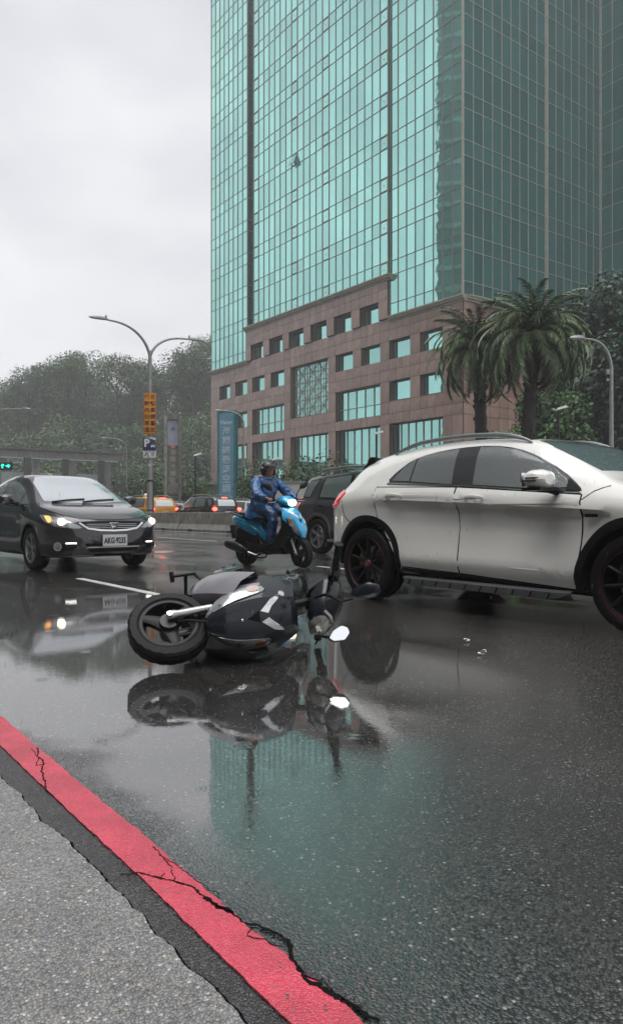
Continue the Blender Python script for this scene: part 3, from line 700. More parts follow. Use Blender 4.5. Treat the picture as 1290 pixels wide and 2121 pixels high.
# the slope below: crowns one cannot tell apart, one mass
VV, FF, off = [], [], 0
for i in range(135):
    px = rgt.uniform(-90, 470); Y = rgt.uniform(118, 176); X = (px - 645) / 1560 * Y
    kt = np.interp(px, [p[0] for p in sk], [p[2] for p in sk]); topz = .84 + (1062 - kt - 8) * Y / 1560
    base = min(hz(X, Y) + 1 + 22 * ((Y - 118) / 58) * .0, topz - 11); zt = rgt.random()
    z0 = min(topz - 9, -1 + (topz - 8) * ((Y - 116) / 60) ** .75); cm = protos[rgt.integers(6)][0]
    v = np.empty(len(cm.vertices) * 3, np.float32); cm.vertices.foreach_get('co', v); v = v.reshape(-1, 3)
    a = rgt.random() * 6.28; ca, sa = math.cos(a), math.sin(a); s_ = rgt.uniform(.8, 1.15)
    v = np.stack([v[:, 0] * ca - v[:, 1] * sa, v[:, 0] * sa + v[:, 1] * ca, v[:, 2] - 5.5], 1) * s_ + np.array([X, Y, z0]); VV.append(v)
k_ = 3; ch = len(VV) // k_
for i, m_ in enumerate(lf_far):
    vs_ = np.concatenate(VV[i * ch:(i + 1) * ch]); me = npmesh('forest', vs_, np.arange(len(vs_)).reshape(-1, 4), m_)
    tag(link(bpy.data.objects.new('forest', me)), ['dense dull green forest covering the hillside', 'olive toned patches of forest on the hillside', 'bluish dark patches of forest on the hillside'][i], 'forest', kind='stuff')
# shrubs and trees nearer
def bush(name, px, Y, wd, ht, n, ls, m_, label, cat='shrub', z0=0, depth=None, k=16, group=None, x=None):
    X = (px - 645) / 1560 * Y if x is None else x; depth = depth or wd * .5
    lob = []
    for _ in range(k):
        s_ = ht * rgt.uniform(.22, .36); lob.append((rgt.uniform(-wd / 2 + s_, wd / 2 - s_) if wd / 2 > s_ else 0, rgt.uniform(-depth / 2, depth / 2), ht * rgt.uniform(.2, .74), s_ * 1.1, s_ * 1.1, s_))
    V, F = leaves(lob, n, ls, .45, rg=rgt); me = npmesh('crown', V, F, m_)
    r_ = thing(name, label, cat, (X, Y, z0), 0, group); link(bpy.data.objects.new('foliage', me), r_)
    mb = MB()
    for j in range(5):
        a = rgt.uniform(-wd / 2.4, wd / 2.4); mb.tube([(a * .6, 0, 0), (a, .1, ht * .6)], [.05, .02], 5)
    mb.build('stem', bark, r_); return r_
bush('shrub', 268, 72, 4.6, 3.0, 2600, .13, lf_bush, 'dark green shrub below the left lamp beyond the grey car')
bush('shrub', 292, 68, 4.4, 4.4, 3000, .13, lf_bush, 'tall shrub left of the double lamp post foot')
bush('shrub', 325, 66, 3.6, 4.8, 3000, .12, lf_bush, 'tall shrub directly behind the double lamp post foot')
bush('shrub', 395, 66, 3.8, 4.6, 3000, .12, lf_bush, 'leafy shrub right of the grey sign pillar')
bush('shrub', 428, 68, 2.6, 3.2, 1800, .12, lf_bush, 'low shrub between the sign pillar and the banner frame')
bush('hedge', 520, 55, 3.0, 1.7, 1400, .07, lf_bright, 'bright yellow green clipped hedge behind the rider', 'hedge')
for i, (px, wd, ht, lb) in enumerate(((540, 3.0, 3.9, 'dark shrub just behind the rider helmet'), (600, 2.6, 3.1, 'lowest shrub in front of the podium windows'), (628, 3.4, 4.1, 'middle shrub in front of the podium windows'), (672, 3.6, 4.4, 'tallest shrub in front of the podium windows'), (704, 2.6, 3.9, 'shrub above the roof rail of the dark SUV'))):
    bush('shrub', px, 45 + i * .3, wd, ht, 2800, .10, lf_bush, lb, group='shrubs before the podium')
# trees behind the palms and the ivy clad mass at the right
def big_tree(px, Y, r, h, th, n, ls, m_, label, k=16):
    cm, tm = tree_parts('t', r, h, k, n, ls, m_, th, .16, .45, rgt); return put_tree('leafy_tree', cm, tm, ((px - 645) / 1560 * Y, Y, 0), (1, 1, 1), 0, label)
big_tree(1048, 36, 1.7, 2.6, 1.6, 5200, .10, lf_bright, 'small bright green tree between the two palm trunks')
big_tree(1135, 38, 2.6, 4.6, 2.3, 8000, .12, lf_bush, 'mid green tree right of the right palm trunk')
big_tree(1210, 42, 3.1, 8.8, 2.6, 12000, .13, lf_dark, 'tall dark tree between the right palm and the lamp post', 26)
big_tree(1268, 40, 3.2, 9.8, 2.2, 13000, .13, lf_dark, 'tall dark creeper covered tree at the right edge', 26)
big_tree(1330, 38, 3.2, 9.0, 2.2, 9000, .13, lf_dark, 'dark tree cut by the right edge of the picture', 22)
big_tree(1180, 46, 2.6, 4.5, 2.0, 6000, .13, lf_dark, 'low dark tree against the podium behind the small white lamp', 16)
# date palms: every frond a part
def frond_mesh(Ln, droop, seed, m_, dead=False):
    rg = np.random.default_rng(seed); n = 40; V = []; F = []
    def pt(t):
        ang = .72 - (droop * t ** 1.15); return ang
    P = [np.array([0., 0, 0])]; T = []
    for i in range(n):
        a = pt(i / n); d = np.array([math.cos(a), 0, math.sin(a)]); T.append(d); P.append(P[-1] + d * Ln / n)
    for i in range(2, n):
        t = i / n; l_ = (.44 * math.sin(min(1, t * 2.2 + .25) * 1.57) * (1 - .55 * t)) * rg.uniform(.7, 1.25)
        for s_ in (-1, 1):
            d = T[i] * .62 + np.array([0, s_ * rg.uniform(.55, .85), rg.uniform(-.55, -.1)]); d /= np.linalg.norm(d)
            wv = np.cross(d, [0, 0, 1]); wv /= max(np.linalg.norm(wv), 1e-3); wv *= .016; p = P[i]; q = p + d * l_ + np.array([0, 0, -l_ * .22])
            m = p + d * l_ * .55
            b = len(V); V += [p - wv, p + wv, m + wv * 1.2, q, m - wv * 1.2]; F += [(b, b + 1, b + 2, b + 4), (b + 4, b + 2, b + 3, b + 3)]
    mb = MB(); mb.v = [tuple(v) for v in V]; mb.f = [f if f[2] != f[3] else f[:3] for f in F]
    mb.tube([tuple(p) for p in P[::5]] + [tuple(P[-1])], [.028 * (1 - .8 * k / (len(P[::5]))) for k in range(len(P[::5]) + 1)], 4, cap=False)
    me = bpy.data.meshes.new('frond'); me.from_pydata(mb.v, [], mb.f); me.materials.append(m_); return me
fm = [frond_mesh(2.7, 2.35, 1, lf_palm), frond_mesh(2.5, 2.0, 2, lf_palm), frond_mesh(2.9, 2.65, 3, lf_palm), frond_mesh(2.4, 1.5, 4, lf_palm)]
dead = frond_mesh(2.2, 2.7, 5, leafm('dead palm leaf', (.09, .05, .028)))
def palm(x, y, th, lean, nf, seed, label, R_=1, deadn=0):
    rg = random.Random(seed); r_ = thing('date_palm', label, 'palm tree', (x, y, 0), 0, 'palms by the tower')
    mb = MB(); pr = []; k = 30
    for i in range(k + 1):
        t = i / k; pr.append((lean * t * t, 0, th * t))
    mb.tube(pr, [(.21 + (.03 if i % 2 else 0) + (.08 if i > k - 5 else 0)) for i in range(k + 1)], 12)
    for i in range(90):       # old leaf bases
        t = rg.uniform(.25, 1); a = rg.random() * 6.283; c = Vector((lean * t * t, 0, th * t)); mb.box(c + Vector((math.cos(a) * .23, math.sin(a) * .23, 0)), (.09, .09, .16), M=Matrix.Rotation(a, 4, 'Z') @ Matrix.Rotation(.5, 4, 'Y'))
    mb.build('trunk', bark, r_)
    for i in range(nf):
        a = i * 2.39996 + rg.uniform(-.2, .2); e = (i + .5) / nf     # top (young) to bottom (old)
        tilt = R(42) * (1 - e) - R(50) * e ** 1.2 + rg.uniform(-.12, .12)
        isd = i >= nf - deadn
        me = dead if isd else fm[(i + seed) % 3 if e > .2 else 3]
        o = bpy.data.objects.new('frond', me); link(o, r_)
        if isd: a = rg.uniform(-1.6, .2); tilt = -R(55)
        o.matrix_local = Matrix.Translation((lean, 0, th + .25 - .35 * e)) @ Matrix.Rotation(a, 4, 'Z') @ Matrix.Rotation(-tilt, 4, 'Y') @ Matrix.Rotation(rg.uniform(-.3, .3), 4, 'X') @ Matrix.Scale(R_ * rg.uniform(.85, 1.12), 4)
    return r_
palm((998 - 645) / 1560 * 29, 29, 7.0, -.15, 96, 4, 'left shaggy date palm with fronds hanging over a window', .90)
palm((1090 - 645) / 1560 * 27, 27, 6.95, .25, 112, 9, 'right taller date palm with some dead brown fronds', .97, 9)
# ------------------------------------------------------------------ street furniture
galv = mat('galvanised steel', (.30, .31, .30), .45, metal=.4, var=.15, vs=5); blackm = mat('black steel', (.015, .016, .016), .4)
rust = mat('rusty steel', (.14, .08, .045), .7, var=.3, vs=10); lampw = mat('lamp glass', (.6, .6, .58), .3)
conc = mat('wet stained concrete', (.20, .19, .17), .5, coat=.3, coatr=.25, var=.35, vs=3, bump=.2, bs=25, streak=.45)
conc_l = mat('bare concrete', (.26, .26, .245), .5, coat=.3, coatr=.25, var=.2, vs=2, bump=.1, bs=20)
def arc(p0, d, up, ln, k=12, pw=1.8):       # lamp arm: leaves vertically, ends nearly level
    p0 = Vector(p0); d = Vector(d).normalized(); out = []
    for i in range(k + 1):
        t = i / k; out.append(p0 + d * ln * (t ** pw if pw > 1 else t) + Vector((0, 0, up * (1 - (1 - t) ** 2))))
    return out
def lamp_head(name, p, d, ln, parent, m=galv, wd=.26):
    d = Vector(d).normalized(); s_ = Vector((-d.y, d.x, 0)).normalized(); mb = MB()
    rows = []
    for t, w_, h in ((0, .05, .05), (.12, .07, .09), (.3, wd * .8, .10), (.6, wd, .09), (.9, wd * .8, .05), (1, wd * .35, .02)):
        c = Vector(p) + d * ln * t; rows.append([c - s_ * w_ / 2, c - s_ * w_ / 3 + Vector((0, 0, h)), c + s_ * w_ / 3 + Vector((0, 0, h)), c + s_ * w_ / 2, c + s_ * w_ / 3 - Vector((0, 0, .03)), c - s_ * w_ / 3 - Vector((0, 0, .03)), c - s_ * w_ / 2])
    mb.grid(rows); mb.tube([Vector(p) + d * ln * .14 + Vector((0, 0, .08)), Vector(p) + d * ln * .14 + Vector((0, 0, .2))], .045, 8)
    o = mb.build(name, m, parent); g = MB(); g.box(Vector(p) + d * ln * .62 - Vector((0, 0, .035)), (ln * .5, wd * .6, .02), rz=math.atan2(d.y, d.x)); g.build('lamp_glass', lampw, o); return o
# double-armed mast in the median
mx_, my_ = -7.92, 37.0
t = thing('street_lamp', 'double armed grey street lamp with orange lane sign on the median', 'street lamp', (mx_, my_, 0))
mb = MB(); mb.tube([(0, 0, 0), (0, 0, 3.1)], .155, 14); mb.tube([(0, 0, 3.1), (0, 0, 3.2), (0, 0, 8.3), (0, 0, 8.75)], [.155, .115, .09, .085], 14); mb.build('pole', galv, t)
MB().tube([(0, 0, 2.32), (0, 0, 2.42)], .165, 14).tube([(0, 0, .9), (0, 0, .96)], .165, 14).tube([(.17, .02, 2.35), (.17, .02, .3)], .025, 6).tube([(.17, .02, .3), (-.2, -.25, .05)], .02, 6).build('band', blackm, t)
for s_, L_, up in ((-1, 2.1, 1.5), (1, 2.0, 1.15)):
    d = N * s_ * 1.0; a = []
    for i in range(15):
        q = i / 14; a.append(Vector((0, 0, 8.45)) + d * (L_ * (.12 * q + .88 * q ** 1.55)) + Vector((0, 0, up * (1 - (1 - q) ** 2.1))))
    am = MB(); am.tube(a, [.075 - .03 * i / 14 for i in range(15)], 10); ar = am.build('arm', galv, t); lamp_head('lamp_head', a[-1], a[-1] - a[-2], .95, ar)
def facing(z, x0=0, y0=-.1, yaw=0):          # sign plane facing the camera side
    c, s_ = math.cos(yaw), math.sin(yaw); return axes((x0, y0, z), (c, s_, 0), (0, 0, 1), (s_, -c, 0))
orange = mat('orange sign sheet', (.72, .27, .012), .35, var=.05); ink = mat('sign ink black', (.02, .012, .008), .5, var=0); navy = mat('navy sign sheet', (.012, .028, .10), .35, var=.1); white = mat('sign white', (.72, .72, .70), .4, var=.05); redink = mat('sign red', (.55, .04, .06), .4, var=0)
def board(name, label, cat, loc, yaw, w_, h, m, th=.03, edge=None):
    r_ = thing(name, label, cat, loc, yaw); MB().box((0, 0, 0), (w_, th, h)).build('board', m, r_, bevel=.004)
    if edge:
        e = MB()
        for a, b, c, d in ((0, h / 2 - .02, w_ - .03, .012), (0, -h / 2 + .02, w_ - .03, .012), (-w_ / 2 + .02, 0, .012, h - .03), (w_ / 2 - .02, 0, .012, h - .03)): e.box((a, -th / 2 - .003, b), (c, .004, d))
        e.build('border', edge, r_, smooth=False)
    return r_
yw = R(6)
sg = board('lane_sign', 'orange vertical sign with black Chinese characters on the lamp post', 'sign', (mx_ + .04, my_ - .2, .84 + (1062 - 858) / 1560 * 36.8), yw, .60, 2.02, orange, edge=ink)
for cx_, s_ in ((.14, '左轉車請靠左'), (-.14, '行駛內側車道')):
    for k, ch_ in enumerate(s_): text('character', ch_, .25, ink, sg, axes((cx_, -.022, .80 - .322 * k), (1, 0, 0), (0, 0, 1), (0, -1, 0)), .003, bold=.004)
pg = board('parking_sign', 'navy parking sign with white P below the orange sign', 'sign', (mx_ + .01, my_ - .2, .84 + (1062 - 921) / 1560 * 36.8), yw, .60, .62, navy)
P3 = lambda x, z, y=-.022: axes((x, y, z), (1, 0, 0), (0, 0, 1), (0, -1, 0))
text('letter', 'P', .52, white, pg, P3(-.12, .03), .003, bold=.02)
cg = MB()
for a, b, c, d in ((.17, -.06, .17, .03), (.17, -.115, .2, .06), (.105, -.155, .035, .03), (.235, -.155, .035, .03), (.095, -.085, .02, .05), (.245, -.085, .02, .05)): cg.box((a, -.019, b), (c, .006, d))
cg.build('car_symbol', white, pg, smooth=False)
MB().prism([(-.22, .305), (.30, .305), (.30, .17), (.18, .22), (0, .27)], .005, axes((0, -.016, 0), (1, 0, 0), (0, 0, 1), (0, -1, 0))).build('top_band', white, pg, smooth=False)
dg_ = board('direction_sign', 'small white sign with black turning arrow below the parking sign', 'sign', (mx_ + .02, my_ - .2, .84 + (1062 - 941.5) / 1560 * 36.8 - .03), yw, .60, .33, white)
a = [(-.17, -.02 - .09), (-.17, .0), (-.15, .045), (-.11, .06), (-.07, .045), (-.055, .0), (-.055, -.14)]
MB().tube([(x, -.02, z) for x, z in [(-.20, -.03), (-.19, .02), (-.155, .05), (-.11, .055), (-.075, .03), (-.065, -.02), (-.065, -.13)]], .022, 6).prism([(-.245, -.03), (-.155, -.03), (-.2, -.085)], .01, axes((0, -.016, 0), (1, 0, 0), (0, 0, 1), (0, -1, 0))).build('arrow', ink, dg_)
text('small_print', '花博地下停車場', .075, ink, dg_, P3(-.0, .115), .002)
text('small_print', '迴轉\n100m', .075, ink, dg_, P3(.16, -.02), .002, lh=1.1)
# single-armed lamps
def lamp1(label, x, y, h, d, L_, r_=.075, name='street_lamp', m=galv, up=.9, hl=.7):
    t = thing(name, label, 'street lamp', (x, y, 0), 0); MB().tube([(0, 0, 0), (0, 0, h - up)], [r_ * 1.2, r_ * .8], 12).build('pole', m, t); a = []
    d = Vector(d).normalized()
    for i in range(13):
        q = i / 12; a.append(Vector((0, 0, h - up - .02)) + d * (L_ * (.06 * q + .94 * q ** 1.7)) + Vector((0, 0, up * (1 - (1 - q) ** 2.2))))
    ar = MB().tube(a, [r_ * .8 - r_ * .35 * i / 12 for i in range(13)], 10).build('arm', m, t); lamp_head('lamp_head', a[-1], (a[-1] - a[-2]), hl, ar, m)
    MB().box((-.12, 0, h - up - .1), (.1, .1, .16)).build('bracket_box', m, t); MB().box((-.12, 0, h - up - .35), (.08, .08, .08)).build('bracket_box', m, t); return t
lamp1('single armed lamp between the concrete frame and the double lamp', -17.9, 73, 8.0, (-1, -.15, 0), 1.75)
lamp1('single armed lamp bending over the blue banner frame', -4.85, 54, 8.1, (-1, -.1, 0), 1.45)
lamp1('tall rust streaked lamp at the right edge beside the dark trees', 9.54, 24, 6.35, (-1, -.1, 0), .85, .072, up=.95, hl=.55)
lamp1('lamp whose arm pokes in from the left edge over the hill', -23.5, 52, 8.0, (1, .05, 0), 3.4)
for px, Y, z, lb in ((405, 42, 3.99, 'small black garden lamp between the sign pillar and the tower'), (566, 43.5, 3.85, 'small black garden lamp above the rider in front of the podium'), (779, 40, 5.0, 'black garden lamp behind the roof of the dark SUV'), (1156, 33, 5.35, 'small white headed lamp below the right palm')):
    X = (px - 645) / 1560 * Y; t = thing('garden_lamp', lb, 'lamp', (X, Y, 0), 0, 'garden lamps round the tower'); MB().tube([(0, 0, 0), (0, 0, z)], [.06, .045], 8).build('pole', blackm, t)
    mb = MB(); mb.box((.14, 0, z + .06), (.5, .22, .10), M=Matrix.Rotation(R(-16), 4, 'Y'), taper=.7); mb.build('lamp_head', lampw, t)
# lattice mast at the right
t = thing('lattice_mast', 'thin steel lattice mast among the dark trees at the right edge', 'mast', (16.3, 38.5, 0)); mb = MB()
for sx in (-.5, .5):
    for sy in (-.5, .5): mb.tube([(sx, sy, 0), (sx, sy, 9)], .03, 5)
for k in range(6):
    z = 1.5 * k
    for a, b in (((-.5, -.5), (.5, -.5)), ((.5, -.5), (.5, .5)), ((-.5, .5), (.5, .5)), ((-.5, -.5), (-.5, .5))): mb.tube([(a[0], a[1], z), (b[0], b[1], z + 1.5)], .02, 4); mb.tube([(b[0], b[1], z), (a[0], a[1], z + 1.5)], .02, 4); mb.tube([(a[0], a[1], z), (b[0], b[1], z)], .02, 4)
mb.tube([(-1.9, -.5, 5.4), (.5, -.5, 5.7)], .035, 5).tube([(-1.9, -.5, 5.4), (-.5, -.5, 4.2)], .025, 5); mb.build('lattice', mat('dull mast steel', (.10, .105, .10), .6), t)
# sign pillar of the hotel
frm = mat('pillar granite', (.17, .155, .135), .5, var=.25, vs=3, streak=.3, bump=.1)
PX, PY = -11.02, 60.0
t = thing('sign_pillar', 'grey framed tall sign pillar with a hotel picture panel', 'sign', (PX, PY, 0), R(8))
H = 8.45; MB().box((-.56, 0, H / 2), (.24, .5, H)).build('post', mat('pillar granite pale', (.27, .27, .25), .5, var=.2, vs=3, streak=.3), t, smooth=False); MB().box((.56, 0, H / 2 - .03), (.24, .5, H - .06)).build('post', frm, t, smooth=False)
MB().box((.0, -.02, H - .15), (.86, .5, .24)).build('crossbar', frm, t, smooth=False)
pn = lambda nm, z0, z1, m_: MB().box((0, 0, (z0 + z1) / 2), (.84, .16, z1 - z0)).build(nm, m_, t, smooth=False)
a1 = pn('top_panel', 6.15, 8.1, mat('pale blue print', (.33, .37, .46), .4, var=.25, vs=1)); a2 = pn('picture_panel', 2.25, 6.14, mat('olive landscape print', (.13, .14, .085), .45, var=.5, vs=2.2)); a3 = pn('name_panel', 1.75, 2.24, mat('dark teal print', (.02, .045, .045), .45)); a4 = pn('map_panel', .2, 1.74, mat('ivory print', (.42, .38, .27), .45, var=.3, vs=3))
Q = lambda x, z, y=-.086: axes((x, y, z), (1, 0, 0), (0, 0, 1), (0, -1, 0))
greyw = mat('print pale grey', (.42, .43, .42), .5, var=.1)
MB().box((0, -.085, 7.42), (.28, .01, .26)).build('emblem', mat('emblem dark', (.03, .035, .04), .4), t, smooth=False); MB().box((0, -.092, 7.36), (.14, .008, .1)).build('emblem_centre', greyw, t, smooth=False)
text('emblem_name', '飯店\nHOTEL', .14, greyw, t, Q(0, 7.0), .003, lh=.9); MB().box((0, -.085, 6.03), (.42, .01, .2)).build('red_tag', redink, t, smooth=False); text('tag_text', '迎賓', .15, white, t, Q(0, 6.03, -.092), .002)
for k, ch_ in enumerate('京倩大飯店'): text('character', ch_, .46, greyw, t, Q(0, 5.58 - .56 * k), .006)
pal = MB(); 
for a_, b_, c_, d_ in ((0, 2.95, .6, .18), (.05, 2.78, .72, .12), (0, 2.6, .66, .10), (0, 2.45, .74, .12)): pal.box((a_, -.09, b_), (c_, .012, d_))
pal.prism([(-.42, 2.62), (-.3, 3.0), (-.1, 3.16), (.3, 3.16), (.42, 3.05), (.42, 2.9), (-.2, 2.9), (-.34, 2.55)], .01, axes((0, -.082, 0), (1, 0, 0), (0, 0, 1), (0, -1, 0))); pal.build('palace_picture', mat('picture grey', (.21, .19, .185), .5, var=.3, vs=8), t, smooth=False)
text('small_print', '台北市中山區\n2796 1234', .12, greyw, t, Q(0, 1.98), .002, lh=1.1)
# banner frame
teal_s = mat('teal painted steel', (.035, .20, .22), .4, var=.15, vs=4, streak=.2); ban = mat('blue banner sheet', (.13, .30, .42), .45, var=.1, vs=1.5); bt = mat('banner letter', (.50, .60, .66), .5, var=.05)
t = thing('banner_stand', 'tall blue advertising banner in a teal steel frame', 'sign', (-6.2, 55, 0), R(-10)); H = 8.25
mb = MB()
for sx in (-.62, .62):
    for sy in (0, .6): mb.box((sx, sy, H / 2), (.13, .13, H))
for z in (H - .05, 1.35, .3):
    mb.box((0, 0, z), (1.11, .12, .12)); mb.box((0, .6, z), (1.11, .12, .12)); mb.box((-.62, .3, z), (.12, .47, .12)); mb.box((.62, .3, z), (.12, .47, .12))
for k in range(6): mb.tube([(-.62, .0, 1.4 + k * 1.1), (-.62, .6, 2.5 + k * 1.1)], .03, 5)
mb.tube([(-.1, -.02, .3), (.5, -.02, 1.3)], .09, 6); mb.build('frame', teal_s, t, smooth=False)
MB().box((0, -.02, 4.75), (1.06, .05, 6.55)).build('banner', ban, t, smooth=False)
B3 = lambda x, z: axes((x, -.05, z), (1, 0, 0), (0, 0, 1), (0, -1, 0))
text('banner_text', 'Haier', .42, bt, t, B3(0, 7.38), .006, bold=.012)
for k, ch_ in enumerate('海爾磁懸浮空調'): text('character', ch_, .66, bt, t, B3(0, 6.72 - .70 * k), .006, bold=.008)
text('banner_text', '0800-212-118', .155, bt, t, B3(0, 1.86), .004, bold=.004); text('banner_text', '冷氣 空調 專家', .11, bt, t, B3(0, 1.68), .004)
# small box kiosk and low wall seen behind banner
t = thing('service_booth', 'low grey service booth between the blue banner and the rider', 'booth', (-5.9, 60, 0), R(-36))
MB().box((1.1, 0, 1.5), (3.2, 2.4, 3.0)).build('wall', frm, t, smooth=False); MB().box((1.1, -.2, 3.1), (3.7, 2.9, .22)).build('roof', conc_l, t, smooth=False)
for k in range(3): MB().box((.2 + k * .95, -1.22, 1.7), (.8, .05, 1.4)).build('window', teal_v, t, smooth=False)
t = thing('low_building', 'low dark flat roofed building below the hill beside the tower edge', 'building', (-10.6, 84, 0), R(0))
MB().box((0, 0, 1.9), (7, 5, 3.8)).build('wall', mat('dull stucco', (.10, .095, .09), .7, var=.2), t, smooth=False); MB().box((0, 0, 3.95), (7.6, 5.6, .25)).build('roof', conc_l, t, smooth=False); MB().build('x', conc_l, t) if 0 else None; MB().box((1.2, -1, 4.53), (1.8, 1.4, .9)).build('roof_unit', conc_l, t, smooth=False); MB().box((-1.8, -1, 4.33), (1.1, .9, .5)).build('roof_unit', conc_l, t, smooth=False)
t = thing('planter_wall', 'pale smooth planter wall between the rider and the dark SUV', 'wall', (-.3, 30, 0), 0); MB().box((.2, 0, 1.0), (3.6, .25, 2.0)).build('wall', mat('pale render', (.42, .42, .40), .6, var=.08), t, smooth=False, bevel=.02); MB().box((.2, 0, 2.03), (3.7, .34, .06)).build('coping', conc_l, t, smooth=False)
# jersey barrier in the median, separate segments
def jersey(L_):
    prof = [(-.30, 0), (-.30, .09), (-.16, .32), (-.10, .80), (-.085, .82), (.085, .82), (.10, .80), (.16, .32), (.30, .09), (.30, 0)]
    mb = MB(); rows = []; n = int(L_ / .5)
    for i in range(n + 1):
        x = -L_ / 2 + L_ * i / n; rows.append([(x, a, b) for a, b in prof])
    mb.grid(rows); k = len(prof); mb.f += [tuple(range(k)), tuple(range(k * n, k * n + k))[::-1]]; return mb.mesh('barrier', None, smooth=False)
jm = jersey(5.92); jm.materials.append(conc); jl = MB().box((0, -.02, .05), (.18, .62, .10)).mesh('foot', blackm, False)
for k in range(6):
    s0 = -33.6 + 6 * k; p = rd(s0, 15.35)
    o = thing('concrete_barrier', ['stained concrete barrier segment right beside the double lamp post', 'second concrete barrier segment from the double lamp post', 'concrete barrier segment just left of the blue scooter', 'concrete barrier segment hidden mostly behind the rider', 'concrete barrier segment behind the dark SUV', 'concrete barrier segment behind the white car'][k], 'barrier', (p.x, p.y, 0), RA, 'concrete barriers along the median')
    link(bpy.data.objects.new('barrier_wall', jm), o)
    for sx in (-1.7, 1.7): f_ = bpy.data.objects.new('foot', jl); f_.location = (sx, -.08, 0); link(f_, o)
p = rd(-39.6, 15.35); k2 = thing('guard_rail', 'pale guard rail running left from the double lamp post', 'barrier', (p.x, p.y, 0), RA)
MB().box((-3, 0, .6), (10, .06, .3)).build('rail', conc_l, k2, smooth=False)
for x in range(-7, 3, 2): MB().box((x, .1, .38), (.1, .1, .76)).build('post', galv, k2, smooth=False)
# concrete station frame at the left
fx, fy = -26.7, 100.0
t = thing('station_colonnade', 'long grey concrete colonnade with glass bands below the hill', 'structure', (fx, fy, 0), math.atan2(-.592, -.806)); L_ = 30
cf = mat('frame concrete', (.30, .295, .28), .6, var=.2, vs=1, streak=.3)
MB().box((L_ / 2 - .8, 0, 8.05), (L_ + 1, 1.6, .9)).build('beam', cf, t, smooth=False); MB().box((L_ / 2 - .8, -.0, 8.62), (L_ + 1.6, 2.2, .22)).build('roof_edge', mat('dark roof edge', (.16, .15, .14), .6), t, smooth=False)
MB().box((L_ / 2 - .8, .3, 7.5), (L_, 1.0, .14)).build('light_band', mat('pale strip', (.62, .66, .66), .4), t, smooth=False)
for k in range(7): MB().box((.4 + k * 4.6, 0, 3.8), (.75, .9, 7.6)).build('column', cf, t, smooth=False); 
for k in range(6):
    MB().box((2.2 + k * 4.6, 2.6, 3.8), (.7, .7, 7.2)).build('rear_column', mat('dark column', (.07, .07, .068), .6), t, smooth=False); MB().box((2.7 + k * 4.6, .25, 5.0), (3.8, .06, 1.5)).build('glass_band', mat('pale green glass', (.42, .52, .50), .2, var=.1), t, smooth=False)
MB().box((L_ / 2, .8, 4.1), (L_, .3, .2)).box((L_ / 2, .8, 2.9), (L_, .3, .2)).build('rail', cf, t, smooth=False)
# traffic light
t = thing('traffic_light', 'green arrow traffic light at the left edge above the grey car', 'traffic light', (-24.5, 60, 0)); green = mat('green signal', (.0, .55, .32), .3, emis=1.8, ecol=(.01, .75, .42))
MB().tube([(-2.4, .3, 0), (-2.4, .3, 4.9)], .1, 8).tube([(-2.4, .3, 4.75), (1, .3, 4.75)], .06, 8).build('pole', galv, t); hsg = MB().box((-.45, 0, 4.5), (2.3, .25, .62)).build('housing', blackm, t, bevel=.05)
for k, a in enumerate((-.02, .42)):
    aw = MB(); aw.prism([(-.17, -.05), (.0, -.05), (.0, -.16), (.18, 0), (.0, .16), (.0, .05), (-.17, .05)] if k else [(-.05, -.17), (-.05, .02), (-.14, .02), (.02, .17), (.17, .04), (.05, .04), (.05, -.17)], .02, axes((a, -.15, 4.5), (1, 0, 0), (0, 0, 1), (0, -1, 0))); aw.build('green_arrow', green, hsg, smooth=False)
# ------------------------------------------------------------------ vehicles
rubber = mat('tyre rubber', (.010, .010, .011), .5, spec=.18, var=.2, vs=8, bump=.15, bs=60); plast = mat('black plastic trim', (.010, .010, .011), .4, spec=.2, var=.1, bump=.05, bs=200)
gapm = mat('panel gap', (.004, .004, .004), .9, var=0, spec=.1); chrome = mat('chrome', (.72, .73, .74), .08, metal=1, var=0); darkchrome = mat('satin aluminium', (.50, .51, .52), .28, metal=.9, var=.05)
cglass = mat('car side glass', (.25, .27, .27), .03, metal=.4, coat=1, coatr=.02, var=0, spec=1, drops=.25); black_in = mat('grille black', (.006, .006, .007), .6, var=0, spec=.15); wglass = mat('windscreen glass', (.62, .67, .68), .03, metal=.7, coat=1, coatr=.01, var=0, spec=1, drops=.10)
redl = mat('red tail lens', (.45, .006, .012), .08, coat=1, var=.1, emis=.25, ecol=(.6, .01, .01)); redon = mat('lit red lamp', (.8, .02, .02), .2, emis=4, ecol=(1, .06, .04)); amber = mat('amber lens', (.55, .16, .015), .1, coat=1, var=0); lampon = mat('lit headlamp', (.9, .85, .7), .2, emis=4.5, ecol=(1, .88, .62))
lensm = mat('clear lens', (.34, .37, .37), .08, coat=1, coatr=.02, metal=.35, var=.35, vs=9); darkin = mat('dark interior', (.006, .006, .007), .8, var=0)
